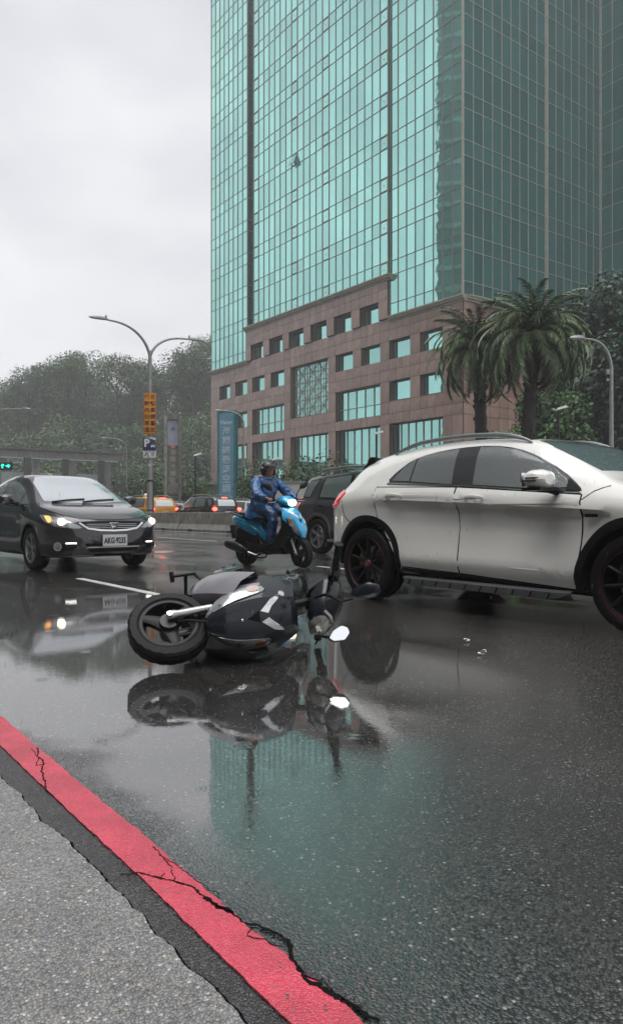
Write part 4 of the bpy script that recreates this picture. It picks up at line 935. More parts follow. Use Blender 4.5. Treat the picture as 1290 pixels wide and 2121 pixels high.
def wheel(name, R_, wd, rim, parent, loc, side, spokes, rimm, tw=.035, accent=None, caliper=None, style='y', cap=None, hubname='hub_cap', rot=0, lip=.05, solid=True):
    """wheel with axle along y, outer face toward side*y; tyre, spokes, hub are sub-parts"""
    s = side; h = wd / 2
    prof = [(rim, -h * .86), (rim + .012, -h * .95), (R_ - .05, -h * 1.02), (R_ - .012, -h * .93), (R_, -h * .72), (R_ - .001, -h * .2), (R_ - .008, -h * .17), (R_ - .008, -h * .12), (R_, -h * .09), (R_, h * .09), (R_ - .008, h * .12), (R_ - .008, h * .17), (R_ - .001, h * .2), (R_, h * .72), (R_ - .012, h * .93), (R_ - .05, h * 1.02), (rim + .012, h * .95), (rim, h * .86)]
    rm = MB(); o_ = s * h
    rm.lathe([(rim + .004, o_ * .86), (rim - .006, o_ * .93), (rim - .016, o_ * .88), (rim - .022, o_ * .55), (rim - .035, -o_ * .3), (rim - .03, -o_ * .84), (rim + .003, -o_ * .86)], 48)
    k = spokes
    for i in range(k):
        a = 2 * math.pi * i / k + rot
        for da in ((-1, 1) if style in ('y', 'v') else (0,)):
            dd = .10 if style == 'y' else .14 if style == 'v' else 0
            p0 = (math.cos(a + da * dd * .4) * rim * .2, math.sin(a + da * dd * .4) * rim * .2); p1 = (math.cos(a + da * dd) * (rim - .015), math.sin(a + da * dd) * (rim - .015))
            d = Vector((p1[0] - p0[0], 0, p1[1] - p0[1])); q = Vector((-d.z, 0, d.x)).normalized()
            A, B = Vector((p0[0], o_ * .62, p0[1])), Vector((p1[0], o_ * .80, p1[1])); w0, w1 = tw, tw * .55
            rows = []
            for P_, w_ in ((A, w0), ((A + B) / 2 + Vector((0, o_ * .08, 0)), (w0 + w1) / 2.1), (B, w1)):
                rows.append([P_ - q * w_ / 2 - Vector((0, s * .03, 0)), P_ - q * w_ / 2, P_ - q * w_ * .12 + Vector((0, s * .008, 0)), P_ + q * w_ * .12 + Vector((0, s * .008, 0)), P_ + q * w_ / 2, P_ + q * w_ / 2 - Vector((0, s * .03, 0))])
            rm.grid(rows)
    rm.lathe([(.0, o_ * .70), (rim * .2, o_ * .68), (rim * .27, o_ * .58), (rim * .27, o_ * .3)], 24)
    w_ = rm.build(name, rimm, parent); w_.location = loc; sc_ = 'front_wheel' in name or 'rear_wheel' in name
    MB().lathe(prof, 72, mod=lambda i, j, r: r - ((.004 if sc_ else .0025) if ((j + (i > 9)) % 3 == 0 and (2 < i < 6 or 11 < i < 15)) else 0)).build('tyre', rubber, w_)
    if solid: MB().lathe([(0, -o_ * .1), (rim * .66, -o_ * .1), (rim * .66, -o_ * .02), (rim * .3, -o_ * .02), (0, 0)], 32).build('brake_disc', darkchrome, w_)
    if solid: MB().lathe([(0, -o_ * .5), (rim - .03, -o_ * .5)], 32).build('backing', darkin, w_)
    if caliper: MB().box((-rim * .52, o_ * .08, rim * .12), (rim * .26, wd * .3, rim * .5)).build('brake_caliper', caliper, w_, bevel=.01)
    if accent: MB().lathe([(rim + .001, o_ * .90), (rim + .004, o_ * .955), (rim + .007, o_ * .90)], 64).build('rim_stripe', accent, w_)
    MB().lathe([(0, o_ * .76), (rim * .11, o_ * .75), (rim * .14, o_ * .68)], 20).build(hubname, cap or rimm, w_)
    return w_
def car_body(cfg):
    """lofted shell in car space: x forward, y left, z up"""
    g = lambda k, x: smooth_curve(cfg[k], x)
    x0, x1 = cfg['top'][0][0], cfg['top'][-1][0]; n = 84; rows = []
    for i in range(n + 1):
        t = i / n; x = x0 + (x1 - x0) * (.5 - .5 * math.cos(math.pi * t)) * .35 + (x1 - x0) * t * .65
        W, zb, top, belt, wr = g('W', x), g('zb', x), g('top', x), g('belt', x), g('wr', x); c = g('conc', x); belt = min(belt, top - .015)
        gh = top - belt; cr = cfg.get('crease', .86) * belt; lo = zb + (belt - zb) * .14
        wr = min(wr, W * .93)
        sec = [(0, zb), (W * .5, zb), (W - .10, zb + .005), (W - .03 - c * .01, zb + .05), (W - .002, lo + .06), (W - c * .030, lo + (cr - lo) * .38), (W - c * .056, lo + (cr - lo) * .68), (W - c * .050, cr - .045), (W - c * .004, cr), (W - .012, cr + (belt - cr) * .45), (W - cfg.get('sh', .05), belt)]
        we = W - cfg.get('sh', .05)
        if gh > .02:
            for f in (.33, .66): sec.append((we + (wr - we) * (f * .86 + .0) - 0, belt + gh * .86 * f + .012 * math.sin(f * 3.1)))
            sec += [(wr, belt + gh * .86), (wr - .05, belt + gh * .945), (wr * .66, belt + gh * .985), (wr * .33, top - .002), (0, top)]
        else:
            for f in (.15, .3, .45, .6, .75, .9, 1.): sec.append((we * (1 - f), belt + gh * math.sin(f * math.pi / 2)))
        r = [(x, -a, b) for a, b in sec][::-1]; r = r[:-1] if False else r
        rows.append([(x, -a, b) for a, b in sec] + [(x, a, b) for a, b in sec[::-1]][1:])
    mb = MB(); mb.grid(rows); k = len(rows[0]); mb.f += [tuple(range(k)), tuple(range(n * k, n * k + k))[::-1]]
    me = mb.mesh('body', None, smooth=False); o = bpy.data.objects.new('body', me); COL.objects.link(o)
    bm = bmesh.new(); bm.from_mesh(me); bmesh.ops.remove_doubles(bm, verts=bm.verts, dist=1e-4); bmesh.ops.recalc_face_normals(bm, faces=bm.faces); bm.to_mesh(me); bm.free()
    full = bvh_of(me)
    cuts = []
    for ax in cfg['axles']:
        for s in (-1, 1):
            c = MB(); c.lathe([(cfg['arch'], s * .52), (cfg['arch'], s * 1.3)], 56, cap=True); c.v = [(a + ax, b, e + cfg['wz']) for a, b, e in c.v]
            co_ = c.build('cut', None, smooth=False); cuts.append(co_); md = o.modifiers.new('b', 'BOOLEAN'); md.operation = 'DIFFERENCE'; md.solver = 'EXACT'; md.object = co_
    dg = bpy.context.evaluated_depsgraph_get(); m2 = bpy.data.meshes.new_from_object(o.evaluated_get(dg)); bpy.data.objects.remove(o)
    for c in cuts: bpy.data.objects.remove(c)
    m2.name = 'body'; m2.materials.clear(); m2.materials.append(cfg['paint']); m2.materials.append(darkin); m2.materials.append(plast)
    for p in m2.polygons:
        c = p.center; p.material_index = 1 if any(math.hypot(c.x - ax, c.z - cfg['wz']) < cfg['arch'] - .002 or (abs(math.hypot(c.x - ax, c.z - cfg['wz']) - cfg['arch']) < .012 and abs(p.normal.y) < .3) for ax in cfg['axles']) and abs(c.y) > .5 and c.z < cfg['wz'] + cfg['arch'] + .01 else (2 if (p.normal.z < -.6 and c.z < .45) else 0)
    m2.shade_smooth(); m2.set_sharp_from_angle(angle=R(32))
    return m2, full
def ring(name, bvh, ax, wz, r0, r1, a0, a1, s, m, parent, off=.012, yy=.9, bulge=.0, n=30):
    o = Vector((0, s, 0)); rows = []
    for i in range(n + 1):
        a = a0 + (a1 - a0) * i / n; r_ = []
        for q in range(5):
            rr = r0 + (r1 - r0) * q / 4; h, nrm = castp(bvh, o, Vector((ax + rr * math.cos(a), s * yy, wz + rr * math.sin(a)))); r_.append(h + nrm * (off + bulge * math.sin(math.pi * q / 4)))
        rows.append([r_[0] - o * .05] + r_ + [r_[-1] - o * (off + .01)])
    mb = MB(); mb.grid(rows); return mb.build(name, m, parent)
def arch_pts(ax, wz, r, a0, a1, n=22): return [(ax + r * math.cos(a0 + (a1 - a0) * i / n), 0, wz + r * math.sin(a0 + (a1 - a0) * i / n)) for i in range(n + 1)]
def mirror_hull(s, c, d, mb=None):
    mb = mb or MB(); rows = []
    for t, f in ((0, .45), (.12, .8), (.35, 1), (.65, 1), (.88, .82), (1, .5)):
        rows.append([Vector((c[0] + d[0] * (t - .5), c[1] + s * d[1] * math.cos(a) * f * .5 * 1, c[2] + d[2] * f * .5 * math.copysign(abs(math.sin(a)) ** .7, math.sin(a)))) for a in [2 * math.pi * i / 16 for i in range(17)]])
    mb.grid(rows); mb.f += [tuple(len(mb.v) - 17 * 6 + i for i in range(16)), tuple(len(mb.v) - 17 + i for i in range(16))]; return mb
def plate_text(parent, s, loc, nrm, w_=.34, h=.15, m=None):
    nrm = Vector(nrm).normalized(); x = Vector((0, 0, 1)).cross(nrm).normalized(); u = nrm.cross(x); M_ = axes(loc, x, u, nrm)
    b = MB(); b.T = M_; b.box((0, 0, 0), (w_, h, .008)); pl = b.build('number_plate', mat('plate white', (.70, .71, .71), .35, var=.03), parent, smooth=False)
    text('plate_lettering', s, h * .72, mat('plate ink', (.012, .02, .04), .5, var=0), pl, M_ @ Matrix.Translation((0, -h * .04, .0055)), .002, xs=.66, bold=.0035); return pl
def handle(parent, bvh, x, z, s, m, L_=.19):
    h, nrm = castp(bvh, Vector((0, s, 0)), Vector((x, s, z)))
    dish = patch('handle_cup', bvh, [(x + L_ * .36 * math.cos(a), 0, z + .03 * math.sin(a)) for a in [2 * math.pi * i / 16 for i in range(16)]], (0, s, 0), mat('handle recess', (.05, .05, .05), .4, var=0), parent, off=.006, grid=.05)
    mb = MB(); P = []
    for i in range(11):
        t = i / 10; P.append((x - L_ / 2 + L_ * t, h.y + s * (.008 + .032 * math.sin(math.pi * t) ** .5), z + .004 + .004 * math.sin(math.pi * t)))
    mb.tube(P, [.008 + .010 * math.sin(math.pi * i / 10) ** .6 for i in range(11)], 8, flat=(1, .6, 1.15)); return mb.build('door_handle', m, parent)
def badge_ring(parent, name, c, nrm, r, m, star=True):
    nrm = Vector(nrm).normalized(); x = Vector((0, 0, 1)).cross(nrm).normalized(); u = nrm.cross(x); b = MB(); b.T = axes(c, x, u, nrm)
    b.lathe([(r, 0), (r, .006), (r * .86, .008), (r * .84, 0)], 28, axis='z')
    if star:
        for k in range(3): a = math.pi / 2 + k * 2.094; b.tube([(0, 0, .004), (math.cos(a) * r * .88, math.sin(a) * r * .88, .004)], [r * .13, r * .03], 4)
    return b.build(name, m, parent)
# ---- white crossover ---------------------------------------------------
pw = mat('white paint', (.82, .815, .775), .22, coat=1, coatr=.03, var=.02, vs=1, drops=.03)
cfgW = dict(paint=pw, axles=(-1.36, 1.36), arch=.405, wz=.345, crease=.885, sh=.055,
    top=[(-2.14, .66), (-2.12, .84), (-2.04, 1.00), (-1.93, 1.12), (-1.80, 1.25), (-1.66, 1.365), (-1.2, 1.44), (-.8, 1.475), (-.3, 1.49), (.1, 1.475), (.42, 1.41), (.7, 1.28), (.95, 1.15), (1.12, 1.075), (1.5, 1.02), (1.85, .95), (2.05, .86), (2.2, .72), (2.25, .60)],
    belt=[(-2.14, .60), (-2.05, .93), (-1.8, 1.04), (-1.2, 1.075), (-.3, 1.045), (.5, 1.0), (.95, .975), (1.3, .95), (1.8, .87), (2.1, .74), (2.25, .56)],
    W=[(-2.14, .55), (-2.08, .70), (-1.95, .80), (-1.7, .87), (-1.36, .905), (-.8, .895), (0, .893), (.8, .895), (1.36, .91), (1.75, .87), (2.0, .78), (2.15, .64), (2.25, .42)],
    zb=[(-2.14, .38), (-2.0, .30), (-1.8, .25), (0, .235), (1.8, .22), (2.25, .26)],
    wr=[(-2.14, .50), (-1.8, .56), (-1.4, .60), (-.6, .635), (.2, .62), (.7, .64), (1.1, .70), (1.6, .66), (2.1, .5), (2.25, .3)],
    conc=[(-2.14, 0), (-1.5, .1), (-.9, .9), (-.3, 1.25), (.5, 1.25), (.95, .8), (1.3, .1), (2.25, 0)])
meW, bW = car_body(cfgW)
wc = thing('parked_car', 'white crossover car with black wheel arches filling the right side', 'car', (2.06, 6.70, 0), R(-52.6))
body = link(bpy.data.objects.new('body', meW), wc)
matte = mat('matte black rim', (.018, .018, .02), .38, metal=.4, spec=.25, var=.1); redst = mat('red stripe', (.13, .006, .01), .3, var=0); yel = mat('yellow caliper', (.45, .28, .02), .4, var=0)
for ax in (-1.36, 1.36):
    for s in (-1, 1): wheel('wheel', .345, .235, .252, wc, (ax, s * .785, .345), s, 10, matte, tw=.036, accent=redst, caliper=yel if ax < 0 else matte, style='s', cap=mat('red hub cap', (.25, .01, .015), .3, var=0), rot=.31 if ax < 0 else .1)
for s in (-1, 1):
    sv = (0, s, 0); X = lambda pts: [(a, s * .9, b) for a, b in pts]
    if s == -1:
        for ax in (-1.36, 1.36): badge_ring(wc, 'hub_emblem', (ax, s * .893, .345), sv, .028, chrome)
    # arch cladding and sill
    for ax in (-1.36, 1.36):
        a0, a1 = (-.42, math.pi + (.12 if ax > 0 else .05)) if ax < 0 else (-.12, math.pi + .42)
        ring('arch_cladding', bW, ax, .345, .402, .466, a0, a1, s, plast, wc, .010, .9, .006)
    patch('sill_cladding', bW, X([(-.93, .335), (-.2, .318), (.5, .288), (.98, .268), (.98, .20), (-.93, .22)]), sv, plast, wc, off=.012, grid=.08, skirt=.03)
    # step bar with raised grips
    sb = MB(); rows = []
    for i in range(31):
        t = i / 30; x = -.84 + 1.72 * t; f = min(1, t * 12, (1 - t) * 12) ** .5; w_ = .10 * f + .01; y = s * (.895 + .035 * f)
        rows.append([(x, y - s * .09, .262), (x, y - s * .01, .262), (x, y + s * .02, .250), (x, y + s * .02, .250 - .05 * f), (x, y - s * .03, .19), (x, y - s * .1, .19)])
    sb.grid(rows); st = sb.build('side_step', mat('step aluminium', (.13, .135, .14), .38, metal=.5, var=.2, vs=4), wc)
    for k in range(10):
        x = -.72 + k * .16; MB().box((x, s * .951, .222), (.006, .008, .05), M=Matrix.Rotation(R(28), 4, 'Y')).build('step_rib', gapm, st, smooth=False)
    # doors, as raised skins with gaps
    rdoor = [(-1.26, 1.075), (-1.245, .93), (-1.215, .80), (-1.10, .62), (-.99, .49), (-.93, .40), (-.90, .345), (-.215, .325), (-.235, .70), (-.275, 1.05)]
    fdoor = [(-.205, .325), (.895, .277), (.935, .60), (.945, .86), (.93, .965), (-.265, 1.05), (-.225, .70)]
    for dn, pl in (('rear_door', rdoor), ('front_door', fdoor)):
        seam('panel_gap', bW, X(pl), sv, .014, gapm, wc, off=.0012, step=.05, closed=True)
        cx_, cz_ = sum(p[0] for p in pl) / len(pl), sum(p[1] for p in pl) / len(pl)
        ins = [(a + (.004 if a < cx_ else -.004), b + (.004 if b < cz_ else -.004)) for a, b in pl]
        dr = patch('door', bW, X(ins), sv, pw, wc, off=.0045, grid=.05)
    handle(wc, bW, -.98 if s < 0 else -.98, 1.005 - .02, s, pw); handle(wc, bW, -.04, .975 - .02, s, pw)
    # side glass area: black surround, pillars and three panes
    dlo = [(-1.15, 1.118), (-1.06, 1.22), (-.92, 1.318), (-.72, 1.372), (-.4, 1.402), (-.05, 1.402), (.22, 1.360), (.45, 1.28), (.70, 1.155), (.90, 1.022), (.925, .985), (.6, 1.0), (0, 1.052), (-.6, 1.09), (-1.0, 1.113)]
    sur = patch('window_surround', bW, X(dlo), sv, mat('gloss black trim', (.07, .07, .075), .10, metal=.35, coat=1, var=0), wc, off=.004, grid=.05, rnd=1)
    seam('belt_trim', bW, X([(-1.13, 1.105), (-.6, 1.080), (0, 1.045), (.6, .993), (.92, .975)]), sv, .010, chrome, wc, off=.007)
    qg = [(-1.08, 1.13), (-.98, 1.255), (-.875, 1.325), (-.86, 1.33), (-.855, 1.118)]
    rg_ = [(-.83, 1.115), (-.835, 1.336), (-.68, 1.368), (-.385, 1.388), (-.335, 1.075)]
    fg_ = [(-.10, 1.065), (-.155, 1.388), (.02, 1.382), (.22, 1.342), (.43, 1.268), (.64, 1.165), (.76, 1.085), (.80, 1.02), (.5, 1.02)]
    for pl in (qg, rg_, fg_): patch('side_window', bW, X(pl), sv, cglass, wc, off=.008, grid=.05)
    # roof rail
    rr_ = MB(); P = []
    for i in range(25):
        t = i / 24; x = -1.26 + 1.58 * t; h, _ = castp(bW, Vector((0, 0, 1)), Vector((x, s * .60, 1.4))); P.append((x, s * (.605 - .02 * abs(t - .5)), h.z + .012 + .042 * min(1, t * 5, (1 - t) * 5) ** .6))
    rr_.tube(P, [.009 + .011 * min(1, i / 3, (24 - i) / 3) for i in range(25)], 8, flat=(1, 1, 1)); rr_.build('roof_rail', darkchrome, wc)
    # mirror
    mh = mirror_hull(s, (.69, s * 1.02, 1.078), (.19, .24, .15)).build('mirror', pw, wc)
    MB().tube([(.74, s * .86, .995), (.70, s * .94, 1.012), (.66, s * 1.0, 1.012)], [.035, .028, .025], 8).box((.69, s * 1.02, 1.008), (.16, .20, .022)).build('mirror_foot', plast, mh)
    MB().box((.60, s * 1.02, 1.078), (.012, .19, .105)).build('mirror_face', chrome, mh, bevel=.004)
    for dz in (.008, -.014): MB().box((.70 + dz, s * 1.137, 1.08 + dz), (.11, .012, .007)).build('indicator_slot', gapm, mh, smooth=False)
    patch('mirror_triangle', bW, X([(.78, 1.09), (.905, 1.01), (.90, .99), (.79, 1.0)]), sv, plast, wc, off=.010, grid=.05)
    # rear lamp, bumper split, fuel/fender seams, badge
    patch('tail_lamp', bW, [(-1.75, s * .8, 1.06), (-1.80, s * .8, .955), (-1.92, s * .8, .885), (-2.10, s * .6, .87), (-2.10, s * .45, 1.0), (-1.98, s * .6, 1.06)], (-.55, s * .83, 0), redl, wc, off=.012, grid=.05, rnd=1, lens=.012)
    seam('panel_gap', bW, X([(-1.78, .95), (-1.72, .80), (-1.62, .74)]), sv, .008, gapm, wc)
    seam('panel_gap', bW, [(.945, s * .9, .96), (1.02, s * .86, 1.03), (1.12, s * .8, 1.055)], (0, s * .6, .8), .008, gapm, wc)
    seam('panel_gap', bW, [(1.12, s * .62, 1.1), (1.25, s * .73, 1.03), (1.6, s * .72, 1.0), (1.95, s * .62, .9)], (0, s * .2, 1), .008, gapm, wc)
    yb = castp(bW, Vector(sv), Vector((1.1, s * .9, .83)))[0].y; MB().box((1.035, yb + s * .004, .815), (.105, .006, .022)).build('side_badge', gapm, wc, bevel=.004)
    c_ = axes((1.15, yb + s * .006, .842), (-s if s > 0 else 1, 0, 0), (0, 0, 1), (0, s, 0)); text('badge_lettering', 'TURBO', .026, darkchrome, wc, c_, .004, xs=1.5, bold=.001)
    MB().box((1.15, yb + s * .004, .822), (.13, .006, .005)).build('badge_bar', darkchrome, wc, smooth=False)
    patch('headlamp', bW, [(1.72, s * .85, .82), (2.12, s * .62, .70), (2.14, s * .5, .80), (1.85, s * .74, .90)], (.7, s * .7, .1), lensm, wc, off=.006, grid=.06)
patch('windscreen', bW, [(.9, -.60, 1.09), (.9, .60, 1.09), (.5, .58, 1.33), (.33, .50, 1.425), (.33, -.50, 1.425), (.5, -.58, 1.33)], (.6, 0, .8), mat('dark windscreen', (.10, .15, .145), .03, metal=.25, coat=1, coatr=.01, var=0, spec=1, drops=.10), wc, off=.004, grid=.06)
patch('glass_roof', bW, [(.27, -.555, 1.44), (.27, .555, 1.44), (-1.2, .52, 1.45), (-1.2, -.52, 1.45)], (0, 0, 1), mat('black roof glass', (.01, .01, .011), .06, coat=1, var=0, drops=.5), wc, off=.005, grid=.08)
patch('rear_window', bW, [(-1.98, -.52, 1.08), (-1.98, .52, 1.08), (-1.72, .48, 1.32), (-1.72, -.48, 1.32)], (-.8, 0, .6), wglass, wc, off=.004, grid=.07)
sp = MB(); rows = []
for i in range(13):
    y = -.56 + 1.12 * i / 12; e = (abs(y) / .56) ** 4; rows.append([(-1.5, y, 1.40 - .02 * e), (-1.72 + .05 * e, y, 1.415 - .03 * e), (-1.80 + .08 * e, y, 1.40 - .03 * e), (-1.70, y, 1.345), (-1.5, y, 1.36)])
sp.grid(rows); sp.build('spoiler', pw, wc)
for s in (-1, 1): MB().prism([(-1.86, 1.12), (-1.62, 1.395), (-1.54, 1.39), (-1.56, 1.33), (-1.80, 1.10)], .03, axes((0, s * .575, 0), (1, 0, 0), (0, 0, 1), (0, -1, 0))).build('spoiler_blade', plast, wc, smooth=False)
patch('rear_bumper_trim', bW, [(-2.1, -.62, .38), (-2.1, .62, .38), (-2.1, .62, .50), (-2.1, -.62, .50)], (-1, 0, 0), plast, wc, off=.01, grid=.08)
for s in (-1, 1): MB().tube([(1.02, s * .05, 1.085), (.93, s * .3, 1.115), (.9, s * .52, 1.11)], .008, 6).build('wiper', plast, wc)
patch('grille', bW, [(2.2, -.4, .62), (2.2, .4, .62), (2.2, .36, .42), (2.2, -.36, .42)], (1, 0, 0), plast, wc, off=.006, grid=.08); badge_ring(wc, 'badge', (2.262, 0, .56), (1, 0, 0), .09, chrome)
# ---- grey saloon at the left -------------------------------------------
pg_ = mat('dark grey metallic paint', (.022, .0215, .024), .24, metal=.35, coat=1, coatr=.02, var=.05, vs=1, drops=.06)
cfgC = dict(paint=pg_, axles=(-1.335, 1.335), arch=.36, wz=.315, crease=.90, sh=.05,
    top=[(-2.25, .70), (-2.2, .95), (-2.1, 1.05), (-1.75, 1.09), (-1.45, 1.16), (-1.0, 1.33), (-.5, 1.42), (0, 1.45), (.3, 1.425), (.55, 1.34), (.9, 1.17), (1.2, 1.02), (1.38, .955), (1.7, .90), (1.98, .825), (2.12, .765), (2.2, .71), (2.25, .62), (2.28, .52)],
    belt=[(-2.25, .62), (-2.1, .93), (-1.6, .985), (-.5, .97), (.5, .935), (1.0, .90), (1.4, .85), (1.75, .79), (2.0, .735), (2.15, .69), (2.28, .45)],
    W=[(-2.25, .6), (-2.1, .75), (-1.8, .83), (-1.335, .875), (0, .872), (1.335, .878), (1.65, .865), (1.85, .835), (2.0, .775), (2.1, .70), (2.18, .60), (2.24, .45), (2.28, .22)],
    zb=[(-2.25, .40), (-2.0, .28), (0, .19), (1.8, .19), (2.1, .205), (2.28, .25)],
    wr=[(-2.25, .55), (-1.6, .58), (-1, .58), (0, .60), (.5, .60), (.9, .66), (1.25, .73), (1.6, .70), (2.0, .55), (2.28, .12)],
    conc=[(-2.25, 0), (-1.4, .1), (-.8, .7), (.6, .7), (1.2, .1), (2.28, 0)])
meC, bC = car_body(cfgC)
cc = thing('moving_car', 'dark grey saloon with lit headlamps driving in at the left', 'car', (-4.264, 12.485, 0), R(-50.2))
link(bpy.data.objects.new('body', meC), cc)
sil = mat('silver alloy', (.30, .31, .32), .35, metal=.8, var=.05)
for ax in (-1.335, 1.335):
    for s in (-1, 1): wheel('wheel', .315, .205, .215, cc, (ax, s * .765, .315), s, 5, sil, tw=.034, style='v', rot=.2, cap=sil)
for s in (-1, 1):
    sv = (0, s, 0); X = lambda pts: [(a, s * .87, b) for a, b in pts]
    dlo = [(-1.35, 1.02), (-1.2, 1.12), (-.9, 1.26), (-.5, 1.335), (0, 1.36), (.3, 1.325), (.6, 1.215), (.95, 1.06), (1.22, .955), (1.15, .935), (.5, .955), (-.5, .985), (-1.2, 1.0)]
    patch('window_surround', bC, X(dlo), sv, MATS['gloss black trim'], cc, off=.003, grid=.06, rnd=1)
    for pl in ([(-1.15, 1.03), (-.95, 1.2), (-.6, 1.29), (-.20, 1.33), (-.18, .995)], [(-.12, .992), (-.14, 1.335), (.1, 1.33), (.35, 1.28), (.60, 1.185), (.68, 1.14), (.70, .965)], [(.75, .965), (.745, 1.115), (.92, 1.035), (1.10, .955)]): patch('side_window', bC, X(pl), sv, cglass, cc, off=.007, grid=.06)
    seam('belt_trim', bC, X([(-1.2, 1.0), (-.5, .98), (.5, .95), (1.15, .93)]), sv, .012, chrome, cc, off=.006)
    for pl in ([(-1.0, .98), (-1.0, .70), (-.86, .42), (-.82, .26), (-.20, .25), (-.18, .97)], [(-.19, .25), (.84, .25), (.88, .6), (.90, .92), (-.17, .97)]): seam('panel_gap', bC, X(pl), sv, .009, gapm, cc, closed=True)
    handle(cc, bC, -.75, .86, s, pg_); handle(cc, bC, .0, .85, s, pg_)
    for ax in (-1.335, 1.335): ring('arch_lip', bC, ax, .315, .357, .385, -.15, math.pi + .15, s, pg_, cc, .006, .87, .004)
    mh = mirror_hull(s, (.72, s * 1.0, 1.03), (.16, .22, .15)).build('mirror', pg_, cc); MB().tube([(.80, s * .84, .965), (.74, s * .95, .99)], .03, 8).build('mirror_foot', plast, mh)
    # headlamp unit wraps the corner
    ov = (.80, s * .60, .05)
    hp = [(1.66, s * .86, .80), (1.86, s * .82, .80), (2.05, s * .72, .755), (2.155, s * .58, .70), (2.225, s * .44, .62), (2.19, s * .50, .605), (2.02, s * .74, .63), (1.86, s * .83, .69)]
    hb_ = patch('headlamp', bC, hp, ov, mat('headlamp bezel', (.30, .31, .32), .12, metal=.5, coat=1, var=.5, vs=14), cc, off=.004, grid=.05)
    patch('indicator_lens', bC, [(1.78, s * .83, .785), (1.90, s * .80, .78), (1.98, s * .76, .70), (1.90, s * .80, .69)], ov, mat('lit amber', (.7, .3, .08), .2, emis=.7, ecol=(1, .45, .15)), hb_, off=.009, grid=.05)
    lc = [(2.065 + 0, s * .665, .695)]; cxh, nh = castp(bC, Vector(ov).normalized(), Vector((2.07, s * .68, .70)))
    e_ = MB(); e_.ell(cxh + nh * .004, (.055, .055, .048)); e_.build('lamp_projector', lampon, hb_)
    patch('lamp_reflector', bC, [(2.13, s * .61, .69), (2.20, s * .47, .645), (2.19, s * .50, .615), (2.11, s * .64, .625)], ov, lensm, hb_, off=.009, grid=.05)
    patch('lamp_reflector', bC, [(1.95, s * .78, .78), (2.02, s * .74, .76), (2.01, s * .75, .66), (1.95, s * .78, .68)], ov, lensm, hb_, off=.009, grid=.05)
    patch('lower_intake', bC, [(2.06, s * .74, .40), (2.17, s * .52, .42), (2.17, s * .50, .32), (2.06, s * .74, .30)], (1, s * .5, 0), plast, cc, off=.004, grid=.05, rnd=1)
    cf, nf = castp(bC, Vector((1, s * .5, 0)).normalized(), Vector((2.05, s * .72, .36)))
    rot_ = Vector((0, 0, 1)).cross(nf).normalized(); b_ = MB(); b_.T = axes(cf + nf * .008, rot_, nf.cross(rot_), nf); b_.lathe([(.055, 0), (.06, .012), (.048, .012), (.045, .002), (0, .0)], 24, axis='z'); fl = b_.build('fog_lamp', chrome, cc); b_ = MB(); b_.T = axes(cf + nf * .010, rot_, nf.cross(rot_), nf); b_.lathe([(0, .012), (.044, .006)], 20, axis='z'); b_.build('fog_lens', lensm, fl)
    for k in range(6):
        t_ = k / 5; cd, nd = castp(bC, Vector((1, s * .4, 0)).normalized(), Vector((2.14, s * (.64 - .13 * t_), .405))); MB().ell(cd + nd * .008, (.011, .011, .008), 8, 6).build('daylight_led', mat('lit led', (1, 1, 1), .3, emis=3, ecol=(1, .98, .92)), cc)
    seam('lip_line', bC, [(1.75, s * .86, .235), (2.0, s * .78, .23), (2.15, s * .62, .23), (2.25, s * .3, .235)], (.8, s * .6, 0), .014, mat('grey lip edge', (.12, .12, .125), .3, metal=.4, var=0), cc, off=.012)
    seam('panel_gap', bC, [(1.28, s * .72, 1.0), (1.45, s * .76, .90), (1.75, s * .74, .86), (2.0, s * .64, .80), (2.12, s * .48, .76)], (.15, s * .3, 1), .010, gapm, cc)
patch('windscreen', bC, [(1.22, -.62, .985), (1.30, -.3, .985), (1.32, 0, .985), (1.30, .3, .985), (1.22, .62, .985), (.62, .56, 1.29), (.38, .45, 1.385), (.33, 0, 1.405), (.38, -.45, 1.385), (.62, -.56, 1.29)], (.55, 0, .8), wglass, cc, off=.004, grid=.06)
patch('grille', bC, [(2.2, -.50, .70), (2.2, 0, .715), (2.2, .50, .70), (2.2, .40, .60), (2.2, 0, .575), (2.2, -.40, .60)], (1, 0, .1), black_in, cc, off=.006, grid=.05)
seam('grille_chrome', bC, [(2.2, -.48, .685), (2.2, -.37, .605), (2.2, -.2, .58), (2.2, 0, .572), (2.2, .2, .58), (2.2, .37, .605), (2.2, .48, .685)], (1, 0, 0), .026, chrome, cc, off=.016)
for k in range(3): seam('grille_slat', bC, [(2.2, -.38, .665 - .025 * k), (2.2, .38, .665 - .025 * k)], (1, 0, 0), .006, darkchrome, cc, off=.008)
seam('panel_gap', bC, [(2.13, -.47, .74), (2.17, -.2, .735), (2.18, 0, .733), (2.17, .2, .735), (2.13, .47, .74)], (.7, 0, .7), .010, gapm, cc)
hc, hn = castp(bC, Vector((1, 0, 0)), Vector((2.2, 0, .635)))
b_ = MB(); b_.T = axes(hc + Vector((.02, 0, 0)), (0, 1, 0), (0, 0, 1), (1, 0, 0))
b_.tube([(-.042, .036, 0), (-.022, -.036, 0)], [.010, .007], 6).tube([(.042, .036, 0), (.022, -.036, 0)], [.010, .007], 6).tube([(-.03, -.002, 0), (.03, -.002, 0)], .007, 6).tube([(-.066, .05, 0), (-.05, -.05, 0), (.05, -.05, 0), (.066, .05, 0), (-.066, .05, 0)], .006, 6); b_.build('badge', chrome, cc)
patch('lower_grille', bC, [(2.2, -.42, .40), (2.2, .42, .40), (2.2, .36, .28), (2.2, -.36, .28)], (1, 0, 0), black_in, cc, off=.005, grid=.06)
